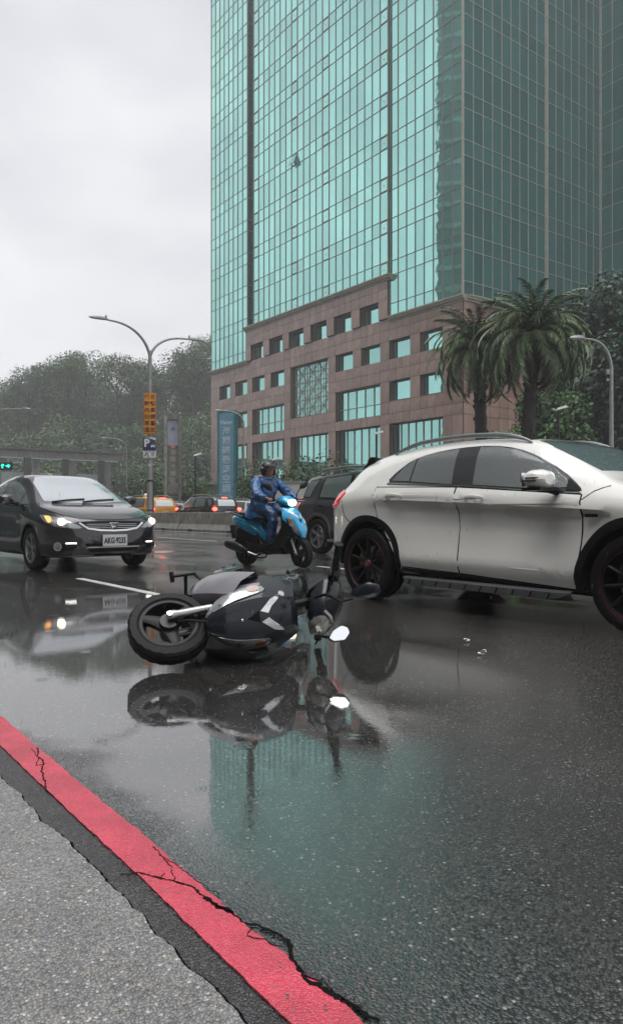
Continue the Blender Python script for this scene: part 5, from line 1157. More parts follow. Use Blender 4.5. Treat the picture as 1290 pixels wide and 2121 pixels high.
seam('grille_bar', bC, [(2.2, -.40, .345), (2.2, .40, .345)], (1, 0, 0), .016, darkchrome, cc, off=.012)
plate_text(cc, 'AKG·9235', (2.305, 0, .44), (1, 0, 0), .37, .16)
MB().box((2.285, 0, .44), (.03, .36, .05)).build('plate_mount', plast, cc, smooth=False)
for y0, y1 in ((-.05, .5), (-.52, .02)): seam('wiper', bC, [(1.30, y0, 1.0), (1.22, (y0 + y1) / 2, 1.02), (1.18, y1, 1.03)], (.5, 0, .8), .016, plast, cc, off=.022)
MB().tube([(-.15, 0, 1.44), (-.3, 0, 1.50), (-.75, 0, 1.60)], [.018, .006, .003], 6).ell((-.14, 0, 1.455), (.04, .025, .022)).build('antenna', mat('pale antenna', (.4, .38, .3), .4), cc)
# ---- dark SUV in the third lane ----------------------------------------
ps = mat('dark plum grey paint', (.05, .045, .052), .28, metal=.3, coat=1, coatr=.03, var=.04, vs=1, drops=.08)
cfgS = dict(cfgW); cfgS.update(paint=ps, axles=(-1.3, 1.3), arch=.41, wz=.35, crease=.90,
    top=[(-2.15, .70), (-2.12, 1.0), (-2.05, 1.25), (-1.95, 1.48), (-1.8, 1.58), (-1.2, 1.63), (-.4, 1.66), (.2, 1.64), (.5, 1.54), (.85, 1.32), (1.15, 1.13), (1.35, 1.10), (1.8, 1.03), (2.05, .95), (2.2, .8), (2.25, .65)],
    belt=[(-2.15, .66), (-2.05, 1.05), (-1.5, 1.08), (0, 1.04), (1.0, 1.0), (1.5, .97), (2.0, .88), (2.25, .6)],
    wr=[(-2.15, .62), (-1.8, .66), (-.6, .66), (.4, .64), (1.1, .70), (1.6, .66), (2.25, .3)],
    W=[(-2.15, .72), (-2.05, .82), (-1.8, .86), (-1.3, .885), (0, .88), (1.3, .89), (1.75, .86), (2.0, .78), (2.15, .64), (2.25, .42)])
meS, bS = car_body(cfgS)
def suv(loc, rz, label, paint, me, bvh, group=None):
    r_ = thing('sport_utility_vehicle', label, 'car', loc, rz, group); m_ = me.copy(); m_.materials[0] = paint; link(bpy.data.objects.new('body', m_), r_)
    for ax in (-1.3, 1.3):
        for s in (-1, 1): wheel('wheel', .35, .22, .235, r_, (ax, s * .775, .35), s, 5, sil, tw=.05, style='y')
    for s in (-1, 1):
        sv = (0, s, 0); X = lambda pts: [(a, s * .87, b) for a, b in pts]
        for pl in ([(-1.86, 1.16), (-1.75, 1.47), (-1.42, 1.50), (-1.55, 1.30), (-1.62, 1.15)], [(-1.28, 1.14), (-1.22, 1.52), (-.42, 1.56), (-.36, 1.10)], [(-.26, 1.10), (-.3, 1.56), (.15, 1.55), (.45, 1.46), (.85, 1.17), (.86, 1.06)]):
            patch('window_surround', bvh, X([(a + (a - sum(q[0] for q in pl) / len(pl)) * .12, b + (b - sum(q[1] for q in pl) / len(pl)) * .10) for a, b in pl]), sv, plast, r_, off=.003, grid=.08)
            patch('side_window', bvh, X(pl), sv, mat('green tint glass', (.10, .13, .12), .05, coat=1, coatr=.02, var=.05, drops=.5), r_, off=.008, grid=.08)
        for pl in ([(-1.34, 1.10), (-1.34, .85), (-1.0, .62), (-.9, .35), (-.33, .35), (-.31, 1.08)], [(-.31, .35), (.80, .33), (.88, .7), (.9, 1.03), (-.29, 1.08)]): seam('panel_gap', bvh, X(pl), sv, .012, gapm, r_, closed=True)
        handle(r_, bvh, -1.18, .96, s, plast); handle(r_, bvh, -.12, .96, s, plast)
        for ax in (-1.3, 1.3):
            ring('arch_cladding', bvh, ax, .35, .407, .475, -.2, math.pi + .2, s, mat('grey cladding', (.07, .07, .075), .5), r_, .010, .87, .006, 20)
        MB().box((0, s * .90, .28), (1.75, .10, .06)).build('side_step', darkchrome, r_, bevel=.02)
        patch('lower_cladding', bvh, X([(-.86, .46), (.86, .46), (.86, .24), (-.86, .24)]), sv, plast, r_, off=.01, grid=.1)
        MB().tube([(-1.55, s * .60, 1.64), (-1.40, s * .61, 1.70), (-.6, s * .61, 1.735), (.05, s * .60, 1.71), (.2, s * .60, 1.66)], .022, 8).build('roof_rail', darkchrome, r_)
        patch('tail_lamp', bvh, [(-1.93, s * .8, 1.16), (-1.95, s * .84, .90), (-2.12, s * .70, .88), (-2.08, s * .62, 1.16)], (-.7, s * .7, 0), redl, r_, off=.01, grid=.06, rnd=1)
        mh = mirror_hull(s, (.75, s * 1.0, 1.13), (.16, .2, .16)).build('mirror', paint, r_)
    patch('windscreen', bvh, [(1.1, -.6, 1.17), (1.1, .6, 1.17), (.55, .52, 1.52), (.55, -.52, 1.52)], (.6, 0, .8), wglass, r_, off=.004, grid=.08)
    patch('rear_window', bvh, [(-2.05, -.52, 1.14), (-2.05, .52, 1.14), (-1.98, .48, 1.48), (-1.98, -.48, 1.48)], (-1, 0, .2), wglass, r_, off=.005, grid=.08)
    patch('brake_lamp', bvh, [(-1.9, -.16, 1.585), (-1.9, .16, 1.585), (-1.9, .16, 1.54), (-1.9, -.16, 1.54)], (-1, 0, .3), redon, r_, off=.02, grid=.08)
    patch('rear_bumper', bvh, [(-2.1, -.72, .62), (-2.1, .72, .62), (-2.1, .72, .42), (-2.1, -.72, .42)], (-1, 0, 0), plast, r_, off=.03, grid=.1)
    return r_
# near-side rear wheel contact seen at (.0, 15.2)
p_ = Vector((.10, 15.2, 0)) + D * 1.3 + N * .88
suv((p_.x, p_.y, 0), RA, 'dark plum grey SUV with silver roof rails behind the white car', ps, meS, bS)
# ---- cars queueing beyond the median, seen from behind ------------------
def far_car(loc, rz, label, paint, me, bvh, lit=True, taxi=False, plate='BEZ-3177', cat='car'):
    r_ = suv(loc, rz, label, paint, me, bvh, 'cars queueing beyond the median'); r_.name = 'queueing_car'
    for s in (-1, 1):
        cxh, nh = castp(bvh, Vector((-.8, s * .6, 0)).normalized(), Vector((-2.08, s * .74, .98)))
        MB().ell(cxh + nh * .02, (.10, .14, .09), 10, 6).build('lit_tail_lamp', redon, r_)
    plate_text(r_, plate, (-2.175, 0, .80), (-1, 0, 0), .36, .17)
    if taxi:
        MB().box((-.3, 0, 1.76), (.18, .42, .14), taper=.7).build('taxi_roof_lamp', mat('cream lamp', (.7, .6, .4), .4, emis=.3), r_, bevel=.02)
    return r_
blk = mat('black car paint', (.012, .013, .014), .2, coat=1, var=0); yl = mat('taxi yellow paint', (.62, .27, .015), .25, coat=1, var=.03); wt = mat('plain white paint', (.70, .70, .69), .25, coat=1, var=0)
hd = R(132)
far_car(((300 - 645) / 1560 * 41, 41, 0), hd, 'yellow taxi with roof lamp queueing left of the black SUV', yl, meS, bS, taxi=True, plate='TDK-5280')
far_car(((422 - 645) / 1560 * 39.5, 39.5, 0), hd, 'black SUV with lit red tail lamps and silver roof rails beyond the barrier', blk, meS, bS)
far_car(((500 - 645) / 1560 * 41.5, 41.5, -.18), hd, 'low white car with lit tail lamps left of the blue scooter rider', wt, meS, bS, plate='AYB-6113')
far_car(((374 - 645) / 1560 * 52, 52, -.2), hd, 'white car peeking out between the taxi and the black SUV', wt, meS, bS, plate='RCJ-0925')
# ------------------------------------------------------------------ scooters
def loft_z(rows_, nseg=20, close=False):
    """rows: (z, xb, xf, w, p): shield section with back corners at xb, front centre xf, half width w"""
    mb = MB(); R_ = []
    for z, xb, xf, w_, p in rows_:
        r = []
        for i in range(nseg + 1):
            t = -1 + 2 * i / nseg; a = t * math.pi / 2; y = w_ * math.copysign(abs(math.sin(a)) ** .9, t); r.append((xb + (xf - xb) * abs(math.cos(a)) ** p, y, z + (xf - xb) * 0))
        R_.append(r)
    mb.grid(R_); return mb
def shield(t):      # plan section of the cowl: flat brow, crease, flank
    t = abs(t); return smooth_curve([(0, 1.0), (.2, .975), (.40, .90)], t) if t < .40 else smooth_curve([(.40, .90), (.6, .66), (.82, .33), (1, 0)], t)
def dense(keys, n):      # keys rows of numbers, smooth interpolated on first column order
    k = len(keys); out = []
    cols = list(zip(*keys))
    for i in range(n + 1):
        t = i / n * (k - 1); out.append(tuple(smooth_curve([(j, c[j]) for j in range(k)], t) for c in cols))
    return out
def loft_x(keys, n=24, m=18, pw=.75):
    """keys: (x, zbottom, ztop, halfwidth_bottom, halfwidth_top) closed tube along x"""
    mb = MB(); rows = []
    for x, zb, zt, wb, wt in dense(keys, n):
        r = []
        for j in range(m + 1):
            a = 2 * math.pi * j / m; c, s_ = math.cos(a), math.sin(a); zz = (zb + zt) / 2 + (zt - zb) / 2 * math.copysign(abs(s_) ** pw, s_); f = (zz - zb) / max(zt - zb, 1e-4); r.append((x, (wb + (wt - wb) * f) * math.copysign(abs(c) ** pw, c), zz))
        rows.append(r)
    mb.grid(rows); k = m + 1; mb.f += [tuple(range(m))[::-1], tuple(n * k + i for i in range(m))]; return mb
def scooter(root, body_m, side_m, inner_m, seat_m, steer, lamp_m, dark=True, legs=True):
    WS = 1.14 if dark else 1.0
    ax_f, ax_r, wr = .625, -.625, .228
    # frame block, engine, floor
    loft_x([(-.80, .42, .60, .05, .07), (-.55, .36, .70, .10, .12), (-.25, .30, .66, .12, .13), (-.12, .24, .40, .13, .16), (.1, .20, .30, .13, .17), (.30, .20, .33, .12, .16), (.40, .26, .40, .06, .10)], 26).build('underbody', plast, root)
    en = MB(); en.box((-.38, .02, .30), (.34, .20, .20)); en.box((-.46, .115, .25), (.46, .07, .15)); en.build('engine', mat('dark engine metal', (.035, .035, .037), .4, metal=.5), root, bevel=.03)
    for k in range(5): MB().box((-.24, -.02, .22 + k * .035), (.16, .19, .008)).build('cooling_fin', MATS['dark engine metal'], root, smooth=False)
    # leg shield + floor side skirts (one grey moulding) with an arch over the wheel
    sk = MB()
    for s in (-1, 1):
        rows = []
        for t in range(25):
            u = t / 24
            # path: from cowl flank forward-low, round the wheel arch, back along the floor edge
            x = smooth_curve([(0, .60), (.18, .545), (.36, .45), (.55, .33), (.75, .05), (1, -.22)], u); z = smooth_curve([(0, .60), (.18, .50), (.36, .40), (.55, .30), (.75, .235), (1, .25)], u)
            x2 = smooth_curve([(0, .47), (.18, .43), (.36, .36), (.55, .24), (.75, .02), (1, -.24)], u); z2 = smooth_curve([(0, .72), (.18, .62), (.36, .51), (.55, .385), (.75, .335), (1, .37)], u)
            w1 = smooth_curve([(0, .135), (.3, .150), (.6, .150), (1, .13)], u); w2 = smooth_curve([(0, .200), (.3, .215), (.6, .20), (1, .155)], u)
            w1 *= WS; w2 *= WS + .06; rows.append([(x - .07, s * (w1 - .085), z - .05), (x - .012, s * (w1 - .055), z - .012), (x, s * (w1 - .01), z),  ((x * .6 + x2 * .4), s * (w1 * .4 + w2 * .6), z * .6 + z2 * .4), (x2, s * w2, z2), (x2 - .03, s * (w2 - .03), z2 + .012)])
        sk.grid(rows)
    sk.build('side_skirt', inner_m, root)
    ww = MB(); rows = []                        # the black wheel well and the surround that faces forward
    for i in range(19):
        a = -1.1 + 2.2 * i / 18; y = .155 * math.sin(a) / math.sin(1.1); c = math.cos(a)
        rows.append([(.60 - .0 * c, y * .98, .60), (.50, y, .52 + .02 * c), (.40, y, .42), (.34, y, .30), (.36, y * .9, .22)])
    ww.grid(rows); ww.build('wheel_well', black_in, root)
    # inner leg shield toward the rider
    ish = loft_z([(z, xb, xf, w_, .8) for z, xb, xf, w_ in dense([(.30, .26, .22, .165), (.45, .36, .29, .19), (.62, .40, .33, .185), (.80, .36, .30, .15), (.90, .33, .29, .09)], 14)]); ish.build('inner_shield', plast, root)
    # front cowl
    ck = dense([(.435, .60, .665, .045), (.47, .575, .695, .085), (.54, .535, .69, .135), (.63, .48, .655, .178), (.73, .425, .60, .188), (.82, .38, .54, .165), (.885, .35, .47, .135), (.905, .345, .43, .12)], 30)
    cm = MB(); cm.grid([[(xb + (xf - xb) * shield(t), WS * w_ * math.copysign(abs(t) ** .8, t), z + .012 * (1 - abs(t)) * (z > .8)) for t in [-1 + 2 * i / 40 for i in range(41)]] for z, xb, xf, w_ in ck]); cow = cm.build('front_cowl', body_m, root, ang=11); bv = bvh_of(cow.data)
    # lamps set in the cowl flanks, chrome, emblem, screw
    for s in (-1, 1):
        ov = (.78, s * .62, .0)
        lp = [(.655, s * .055, .485), (.61, s * .125, .54), (.565, s * .175, .64), (.53, s * .185, .74), (.545, s * .150, .775), (.60, s * .130, .70), (.645, s * .100, .60), (.67, s * .065, .52)]
        b_ = patch('lamp_bezel', bv, [(p[0], p[1], p[2] - (.006 if i < 3 else -.006)) for i, p in enumerate(lp)], ov, black_in, cow, off=.0015, grid=.03, rnd=1)
        ln = patch('front_lens', bv, lp, ov, lensm, cow, off=.004, grid=.02, rnd=1, lens=.006)
        patch('indicator_bulb', bv, [(.555, s * .172, .675), (.54, s * .182, .725), (.56, s * .155, .745), (.58, s * .142, .70), (.58, s * .15, .675)], ov, mat('smoked amber', (.22, .075, .02), .15, coat=1, var=.4, vs=40), cow, off=.0105, grid=.02, rnd=1)
        patch('lamp_bulb', bv, [(.615, s * .128, .585), (.60, s * .148, .61), (.605, s * .140, .64), (.625, s * .115, .63), (.628, s * .11, .60)], ov, chrome, cow, off=.0100, grid=.02, rnd=1)
        patch('cowl_edge', bv, [(.66, s * .03, .455), (.655, s * .055, .480), (.61, s * .128, .535), (.565, s * .182, .635), (.53, s * .188, .74), (.50, s * .188, .74), (.53, s * .185, .64), (.58, s * .12, .50), (.62, s * .06, .45)], ov, inner_m, cow, off=.0012, grid=.03)
        patch('chrome_wing', bv, [(.56, s * .012, .775), (.575, s * .03, .735), (.56, s * .085, .80), (.545, s * .10, .855), (.545, s * .078, .84), (.56, s * .045, .80)], (1, 0, .3), chrome, cow, off=.004, grid=.03)
    patch('cowl_slot', bv, [(.6, -.035, .735), (.6, .035, .735), (.6, .012, .69), (.6, 0, .66), (.6, -.012, .69)], (1, 0, .3), black_in, cow, off=.0015, grid=.03)
    h, nr_ = castp(bv, Vector((1, -.35, .3)).normalized(), Vector((.53, -.115, .865))); xx = Vector((0, 0, 1)).cross(nr_).normalized(); b_ = MB(); b_.T = axes(h, xx, nr_.cross(xx), nr_)
    b_.lathe([(.019, 0), (.019, .003), (0, .004)], 24, axis='z'); em = b_.build('emblem', white, cow)
    b_ = MB(); b_.T = axes(h + nr_ * .0042, xx, nr_.cross(xx), nr_); b_.lathe([(.017, 0), (.017, .001), (.0145, .001), (.0145, 0)], 24, axis='z')
    for k in range(3): a = math.pi / 2 + k * 2.094; b_.tube([(0, 0, 0), (math.cos(a) * .015, math.sin(a) * .015, 0)], .002, 4)
    b_.build('emblem_mark', darkchrome, em)
    h, nr_ = castp(bv, Vector((1, 0, .2)).normalized(), Vector((.62, 0, .64))); MB().ell(h, (.008, .008, .008), 10, 6).build('screw', chrome, cow)
    # rear body, seat, grab rail, tail
    rb = loft_x([(-.07, .36, .52, .085, .10), (-.20, .38, .68, .115, .135), (-.40, .46, .74, .135, .155), (-.62, .54, .77, .125, .145), (-.82, .62, .79, .09, .10), (-.93, .69, .78, .05, .05)], 26); rbo = rb.build('rear_body', body_m, root); brb = bvh_of(rbo.data)
    for s in (-1, 1):
        patch('side_panel', brb, [(-.10, s * .1, .40), (-.3, s * .13, .43), (-.60, s * .13, .57), (-.88, s * .07, .71), (-.60, s * .13, .645), (-.3, s * .13, .55), (-.14, s * .1, .48)], (0, s, 0), side_m, rbo, off=.004, grid=.05)
        seam('panel_gap', brb, [(-.12, s * .1, .62), (-.4, s * .14, .66), (-.7, s * .12, .72)], (0, s, 0), .006, gapm, rbo)
        patch('tail_indicator', brb, [(-.80, s * .08, .70), (-.90, s * .05, .74), (-.90, s * .05, .72), (-.82, s * .08, .67)], (-.5, s, 0), amber, rbo, off=.004, grid=.04)
        for k in range(2):
            hh, nn = castp(brb, Vector((0, s, 0)), Vector((-.25 - .3 * k, s * .13, .50 + .12 * k))); MB().ell(hh, (.009, .004, .009), 8, 5).build('screw', black_in, rbo)
    patch('tail_lamp', brb, [(-.93, -.045, .77), (-.93, .045, .77), (-.93, .035, .71), (-.93, -.035, .71)], (-1, 0, 0), redl, rbo, off=.006, grid=.03)
    loft_x([(-.03, .52, .70, .06, .07), (-.08, .60, .755, .09, .095), (-.22, .70, .785, .125, .12), (-.40, .74, .80, .145, .13), (-.52, .755, .845, .145, .13), (-.70, .765, .86, .13, .11), (-.80, .775, .835, .08, .06)], 26).build('seat', seat_m, root)
    gr = MB(); gr.tube([(-.55, -.15, .76), (-.72, -.16, .80), (-.88, -.13, .83), (-.93, 0, .84), (-.88, .13, .83), (-.72, .16, .80), (-.55, .15, .76)], .016, 8); gr.build('grab_rail', mat('grab rail metal', (.12, .125, .13), .3, metal=.7, var=.05), root)
    # rear wheel, muffler, swing, mudguard, stand, pegs
    wheel('rear_wheel', wr, .125, .155, root, (ax_r, 0, wr), -1, 5, matte, tw=.035, style='s')
    mf = loft_x([(-.40, .20, .26, .03, .03), (-.50, .20, .31, .05, .05), (-.62, .21, .345, .06, .06), (-.85, .25, .385, .062, .06), (-.93, .28, .385, .05, .05), (-.95, .30, .36, .03, .03)], 20); mf.v = [(a, b - .165, c) for a, b, c in mf.v]; mfo = mf.build('muffler', plast, root)
    sh = loft_x([(-.48, .235, .30, .02, .01), (-.56, .235, .345, .035, .03), (-.78, .262, .385, .04, .035), (-.88, .29, .39, .03, .025)], 14); sh.v = [(a, b - .205, c) for a, b, c in sh.v]; shm = sh.build('muffler_guard', seat_m, mfo)
    for x, z in ((-.60, .30), (-.80, .335)): MB().lathe([(.017, 0), (.013, -.006), (0, -.006)], 16, c=(x, -.246, z)).build('guard_hole', black_in, mfo)
    MB().tube([(-.2, -.05, .22), (-.28, -.10, .17), (-.42, -.165, .22)], .018, 8).build('exhaust_pipe', rust if dark else darkchrome, root)
    MB().tube([(-.45, .14, .28), (-.625, .12, .228)], .03, 8).tube([(-.70, .13, .25), (-.60, .14, .55)], .022, 8).build('rear_suspension', MATS['dark engine metal'], root)
    mg = MB(); mg.grid([[(-.625 + .262 * math.cos(a), y, .228 + .262 * math.sin(a)) for y in (-.07, -.05, 0, .05, .07)] for a in [R(60 + 9 * i) for i in range(11)]]); mg.build('rear_mudguard', plast, root)
    MB().box((-.93, 0, .52), (.012, .16, .22), M=Matrix.Rotation(R(-14), 4, 'Y')).build('plate_holder', plast, root, bevel=.004)
    if dark: MB().box((-.945, 0, .525), (.004, .20, .12), M=Matrix.Rotation(R(-14), 4, 'Y')).build('number_plate', white, root, smooth=False)
    st_ = MB()
    for s in (-1, 1): st_.tube([(-.20, s * .07, .20), (-.33, s * .13, .125), (-.40, s * .15, .12)], .014, 6)
    st_.tube([(-.33, -.13, .125), (-.33, .13, .125)], .012, 6); st_.build('centre_stand', plast, root)
    # centre stand of the fallen machine has swung down
    if dark:
        c2 = MB(); c2.tube([(-.49, -.24, .12), (-.49, -.24, -.05)], .012, 6).tube([(-.49, -.275, -.05), (-.49, -.20, -.05)], .016, 8).tube([(-.49, -.24, .05), (-.49, -.10, .03), (-.40, -.06, .16)], .013, 6).tube([(-.52, -.24, .10), (-.44, -.16, .20)], .012, 6); c2.build('side_stand', plast, root)
    MB().box((.08, 0, .338), (.42, .30, .014)).build('floor_mat', rubber, root, bevel=.005)
    for k in range(6): MB().box((-.06 + k * .055, 0, .348), (.014, .26, .008)).build('floor_rib', rubber, root, smooth=False)
    # ---- steered group: matrix about the steering axis
    A = Vector((.585, 0, .35)); dirn = Vector((-.43, 0, .90)).normalized()
    hub = Vector((ax_f, 0, wr)); base = A + dirn * (hub - A).dot(dirn)
    M_ = Matrix.Translation(base) @ Matrix.Rotation(steer, 4, dirn) @ Matrix.Translation(-base)
    before = set(bpy.data.objects)
    wf = wheel('front_wheel', wr - .005, .105, .158, root, tuple(hub), -1, 3, matte, tw=.085, style='s', cap=MATS['dark engine metal'], rot=.5, solid=False)
    al = mat('fork alloy', (.42, .42, .41), .28, metal=.85, var=.06)
    for s in (-1, 1):
        top = hub + dirn * .44 + Vector((-.02, s * .085, 0)); bot = hub + Vector((.03, s * .085, .0)) * 1 - Vector((.0, 0, 0))
        bot = hub + Vector((-.012, s * .085, -.015)); fk = MB(); fk.tube([bot, bot + dirn * .04, bot + dirn * .06, bot + dirn * .25], [.026, .027, .0215, .0215], 14); f_ = fk.build('fork_leg', al, root)
        MB().tube([bot + dirn * .25, bot + dirn * .50], .0145, 10).build('fork_tube', chrome, f_)
        MB().lathe([(0, s * .028), (.016, s * .028), (.018, 0)], 12, c=tuple(bot + Vector((0, 0, .015)))).build('axle_nut', chrome, f_)
        MB().box(bot + dirn * .24 + Vector((.02, 0, .02)), (.03, .02, .03)).build('cable_clip', al, f_, bevel=.004)
    MB().lathe([(.05, -.065), (.055, -.03), (.055, .03), (.05, .065)], 20, c=tuple(hub), cap=True).build('hub', MATS['dark engine metal'], root)
    MB().tube([hub + Vector((.0, -.06, .03)), hub + Vector((.03, -.13, .12)), hub + Vector((-.0, -.11, .24)), hub + Vector((-.12, -.07, .36)), hub + Vector((-.2, -.04, .46))], .007, 8).build('brake_cable', rubber, root)
    MB().tube([hub + dirn * .25 + Vector((.03, -.085, 0)), hub + dirn * .28 + Vector((.05, -.19, .01))], .0025, 5).tube([hub + dirn * .25 + Vector((.03, -.085, 0)), hub + dirn * .20 + Vector((.06, -.18, .01))], .0025, 5).build('wire_stay', darkchrome, root)
    MB().tube([hub + dirn * .46 + Vector((0, -.1, 0)), hub + dirn * .46 + Vector((0, .1, 0))], .03, 8).tube([hub + dirn * .44, hub + dirn * .88], .022, 10).build('steering_stem', plast, root)
    # handlebar cowl with headlight
    mid = set(bpy.data.objects)
    hc_ = loft_z([(z, xb, xf, w_, .7) for z, xb, xf, w_ in dense([(.915, .30, .405, .07), (.945, .27, .47, .11), (.985, .255, .475, .135), (1.03, .25, .435, .125), (1.07, .255, .36, .085), (1.085, .27, .31, .04)], 16)], 26); hco = hc_.build('handlebar_cowl', body_m, root); bh = bvh_of(hco.data)
    back_ = loft_z([(z, xb, xf, w_, .8) for z, xb, xf, w_ in dense([(.90, .30, .25, .07), (.95, .27, .205, .11), (1.0, .255, .19, .135), (1.05, .25, .20, .115), (1.085, .27, .24, .04)], 10)], 16); back_.build('instrument_cover', plast, hco)
    patch('headlight', bh, [(.46, -.085, .99), (.46, -.05, .935), (.46, .05, .935), (.46, .085, .99), (.46, .05, 1.02), (.46, 0, 1.03), (.46, -.05, 1.02)], (1, 0, .2), lamp_m, hco, off=.004, grid=.03, rnd=1, lens=.01)
    for s in (-1, 1):
        seam('headlight_trim', bh, [(.46, s * .095, 1.0), (.46, s * .055, 1.035), (.45, 0, 1.045)], (1, 0, .3), .012, chrome if dark else body_m, hco, off=.008)
        patch('cowl_wing', bh, [(.45, s * .10, 1.005), (.4, s * .125, .99), (.36, s * .12, 1.05), (.40, s * .05, 1.06)], (.7, s * .5, .5), plast if dark else body_m, hco, off=.003, grid=.03)
        # grip, lever, switch box, mirror
        MB().tube([(.285, s * .12, 1.00), (.275, s * .24, 1.01), (.255, s * .26, 1.01)], .014, 8).build('handlebar', plast, root)
        g_ = MB().tube([(.27, s * .235, 1.01), (.235, s * .355, 1.005)], [.019, .017], 12).tube([(.235, s * .355, 1.005), (.232, s * .367, 1.005)], .022, 12).build('grip', rubber, root)
        MB().box((.282, s * .205, 1.01), (.055, .06, .055), M=Matrix.Rotation(s * -.25, 4, 'Z')).build('switch_box', plast, root, bevel=.008)
        MB().tube([(.315, s * .20, 1.005), (.335, s * .25, 1.0), (.30, s * .34, .995)], [.010, .007, .005], 6).build('brake_lever', darkchrome if not dark else plast, root)
        MB().tube([(.33, s * .19, 1.0), (.36, s * .14, .99), (.36, s * .10, .93)], .006, 6).build('brake_hose', rubber, root)
        if dark: continue
        ms_ = MB().tube([(.285, s * .20, 1.03), (.295, s * .205, 1.10), (.30, s * .24, 1.15), (.305, s * .285, 1.20)], [.010, .007, .007, .009], 8).build('mirror_stem', plast, root)
        mm = MB(); poly = [(-.085, -.02), (-.06, -.045), (.03, -.05), (.08, -.015), (.085, .02), (.05, .045), (-.05, .04)]; cz = (.305, s * .335, 1.235)
        rows = []; pc = chaikin([(a, b, 0) for a, b in poly], 1)
        for d_, f in ((0, 1), (.012, 1.06), (.03, .85), (.04, .45)): rows.append([(cz[0] + d_, cz[1] + s * p.x * f, cz[2] + p.y * f + p.x * f * .25) for p in pc + [pc[0]]])
        mm.grid(rows); k = len(pc) + 1; mm.f.append(tuple(3 * k + i for i in range(k - 1))); mo = mm.build('mirror', plast if not dark else body_m, root)
        mf_ = MB(); pts_ = [(cz[0] - .001, cz[1] + s * p.x * .96, cz[2] + p.y * .96 + p.x * .24) for p in pc]; mf_.add(pts_ + [(p[0] + .006, p[1], p[2]) for p in pts_], [tuple(range(len(pc)))] + [(i, (i + 1) % len(pc), len(pc) + (i + 1) % len(pc), len(pc) + i) for i in range(len(pc))]); mf_.build('mirror_glass', mat('mirror glass', (.92, .93, .95), .02, metal=1, var=0), mo, smooth=False)
    if dark:
        for o in set(bpy.data.objects) - mid:
            if o.parent is root: o.matrix_basis = Matrix.Translation(dirn * .075 + Vector((.33, 0, .97))) @ Matrix.Scale(1.15, 4) @ Matrix.Translation((-.33, 0, -.97)) @ o.matrix_basis
    for o in set(bpy.data.objects) - before:
        if o.parent is root: o.matrix_basis = M_ @ o.matrix_basis
    return cow
def basis(f, u):
    f = Vector(f).normalized(); u = Vector(u); u = (u - f * u.dot(f)).normalized(); l = u.cross(f); m = Matrix(((f.x, l.x, u.x), (f.y, l.y, u.y), (f.z, l.z, u.z))); return m
gm = mat('dark green metallic', (.012, .028, .027), .2, metal=.3, coat=1, coatr=.03, var=.15, vs=4, drops=.12)
nv = mat('dark blue black plastic', (.008, .012, .018), .45, coat=.7, coatr=.04, var=.12, vs=5, drops=.08, spec=.2)
gy = mat('silver grey plastic', (.20, .195, .215), .35, coat=.5, coatr=.15, var=.08, vs=4, drops=.2)
fs = thing('fallen_scooter', 'dark green scooter lying on its side in the puddle', 'scooter', (-.945, 4.80, .155), rot=basis((-.10, -.99, .0), (.98, -.10, .15)))
cow = scooter(fs, nv, nv, gy, gm, R(46), mat('unlit headlight', (.50, .49, .45), .12, metal=.25, coat=1, var=.5, vs=24))
bl = mat('bright blue paint', (.010, .34, .62), .18, metal=.2, coat=1, coatr=.03, var=.04, vs=2, drops=.2)
fpos = Vector((-.15, 11.12, 0)); hd_ = Vector((.70, -.71, 0)).normalized()
p_ = fpos - hd_ * .625
bs = thing('ridden_scooter', 'bright blue scooter with lit headlight ridden by the person in blue', 'scooter', (p_.x, p_.y, 0), math.atan2(hd_.y, hd_.x))
scooter(bs, bl, bl, plast, mat('black seat vinyl', (.016, .016, .017), .35, coat=.4, var=.1), R(-8), mat('lit scooter headlight', (1, .9, .7), .2, emis=3.2, ecol=(1, .84, .58)), dark=False)

# the two mirrors of the fallen machine, knocked askew
RI = (Matrix.Translation((-.945, 4.80, .155)) @ basis((-.10, -.99, .0), (.98, -.10, .15)).to_4x4()).inverted()
def loose_mirror(c, n_, xdir, poly, start, glass_front):
    n_ = Vector(n_).normalized(); x = Vector(xdir); x = (x - n_ * x.dot(n_)).normalized(); y = n_.cross(x); M_ = RI @ axes(c, x, y, n_)
    mm = MB(); mm.T = M_; pc = [Vector((a, b, 0)) for a, b in poly]; pc = sum([[a.lerp(b, .12), a.lerp(b, .88)] for a, b in zip(pc, pc[1:] + pc[:1])], []); rows = []
    for d_, f in ((.002, .97), (.0, 1.0), (-.012, 1.03), (-.028, .82), (-.038, .40)): rows.append([(p.x * f, p.y * f, d_) for p in pc + [pc[0]]])
    mm.grid(rows); k = len(pc) + 1; mm.f.append(tuple(4 * k + i for i in range(k - 1))); mo = mm.build('mirror', nv, fs)
    g = MB(); g.T = M_; g.add([(p.x * .95, p.y * .95, .003) for p in pc] + [(p.x * .95, p.y * .95, -.001) for p in pc], [tuple(range(len(pc)))] + [(i, (i + 1) % len(pc), len(pc) + (i + 1) % len(pc), len(pc) + i) for i in range(len(pc))]); g.build('mirror_glass', MATS['mirror glass'], mo, smooth=False)
    st = MB(); st.T = RI; st.tube([start[0], start[1], Vector(c) - n_ * .03 + x * start[2]], [.010, .008, .009], 8); st.build('mirror_stem', plast, fs)
hexa = [(-.062, -.018), (-.040, -.040), (.022, -.044), (.058, -.006), (.052, .028), (.022, .044), (-.030, .022)]
loose_mirror((.150, 4.06, .185), (.05, -.80, .55), (1, 0, .25), hexa, (Vector((.02, 4.14, .16)), Vector((.06, 4.12, .16)), -.05), True)
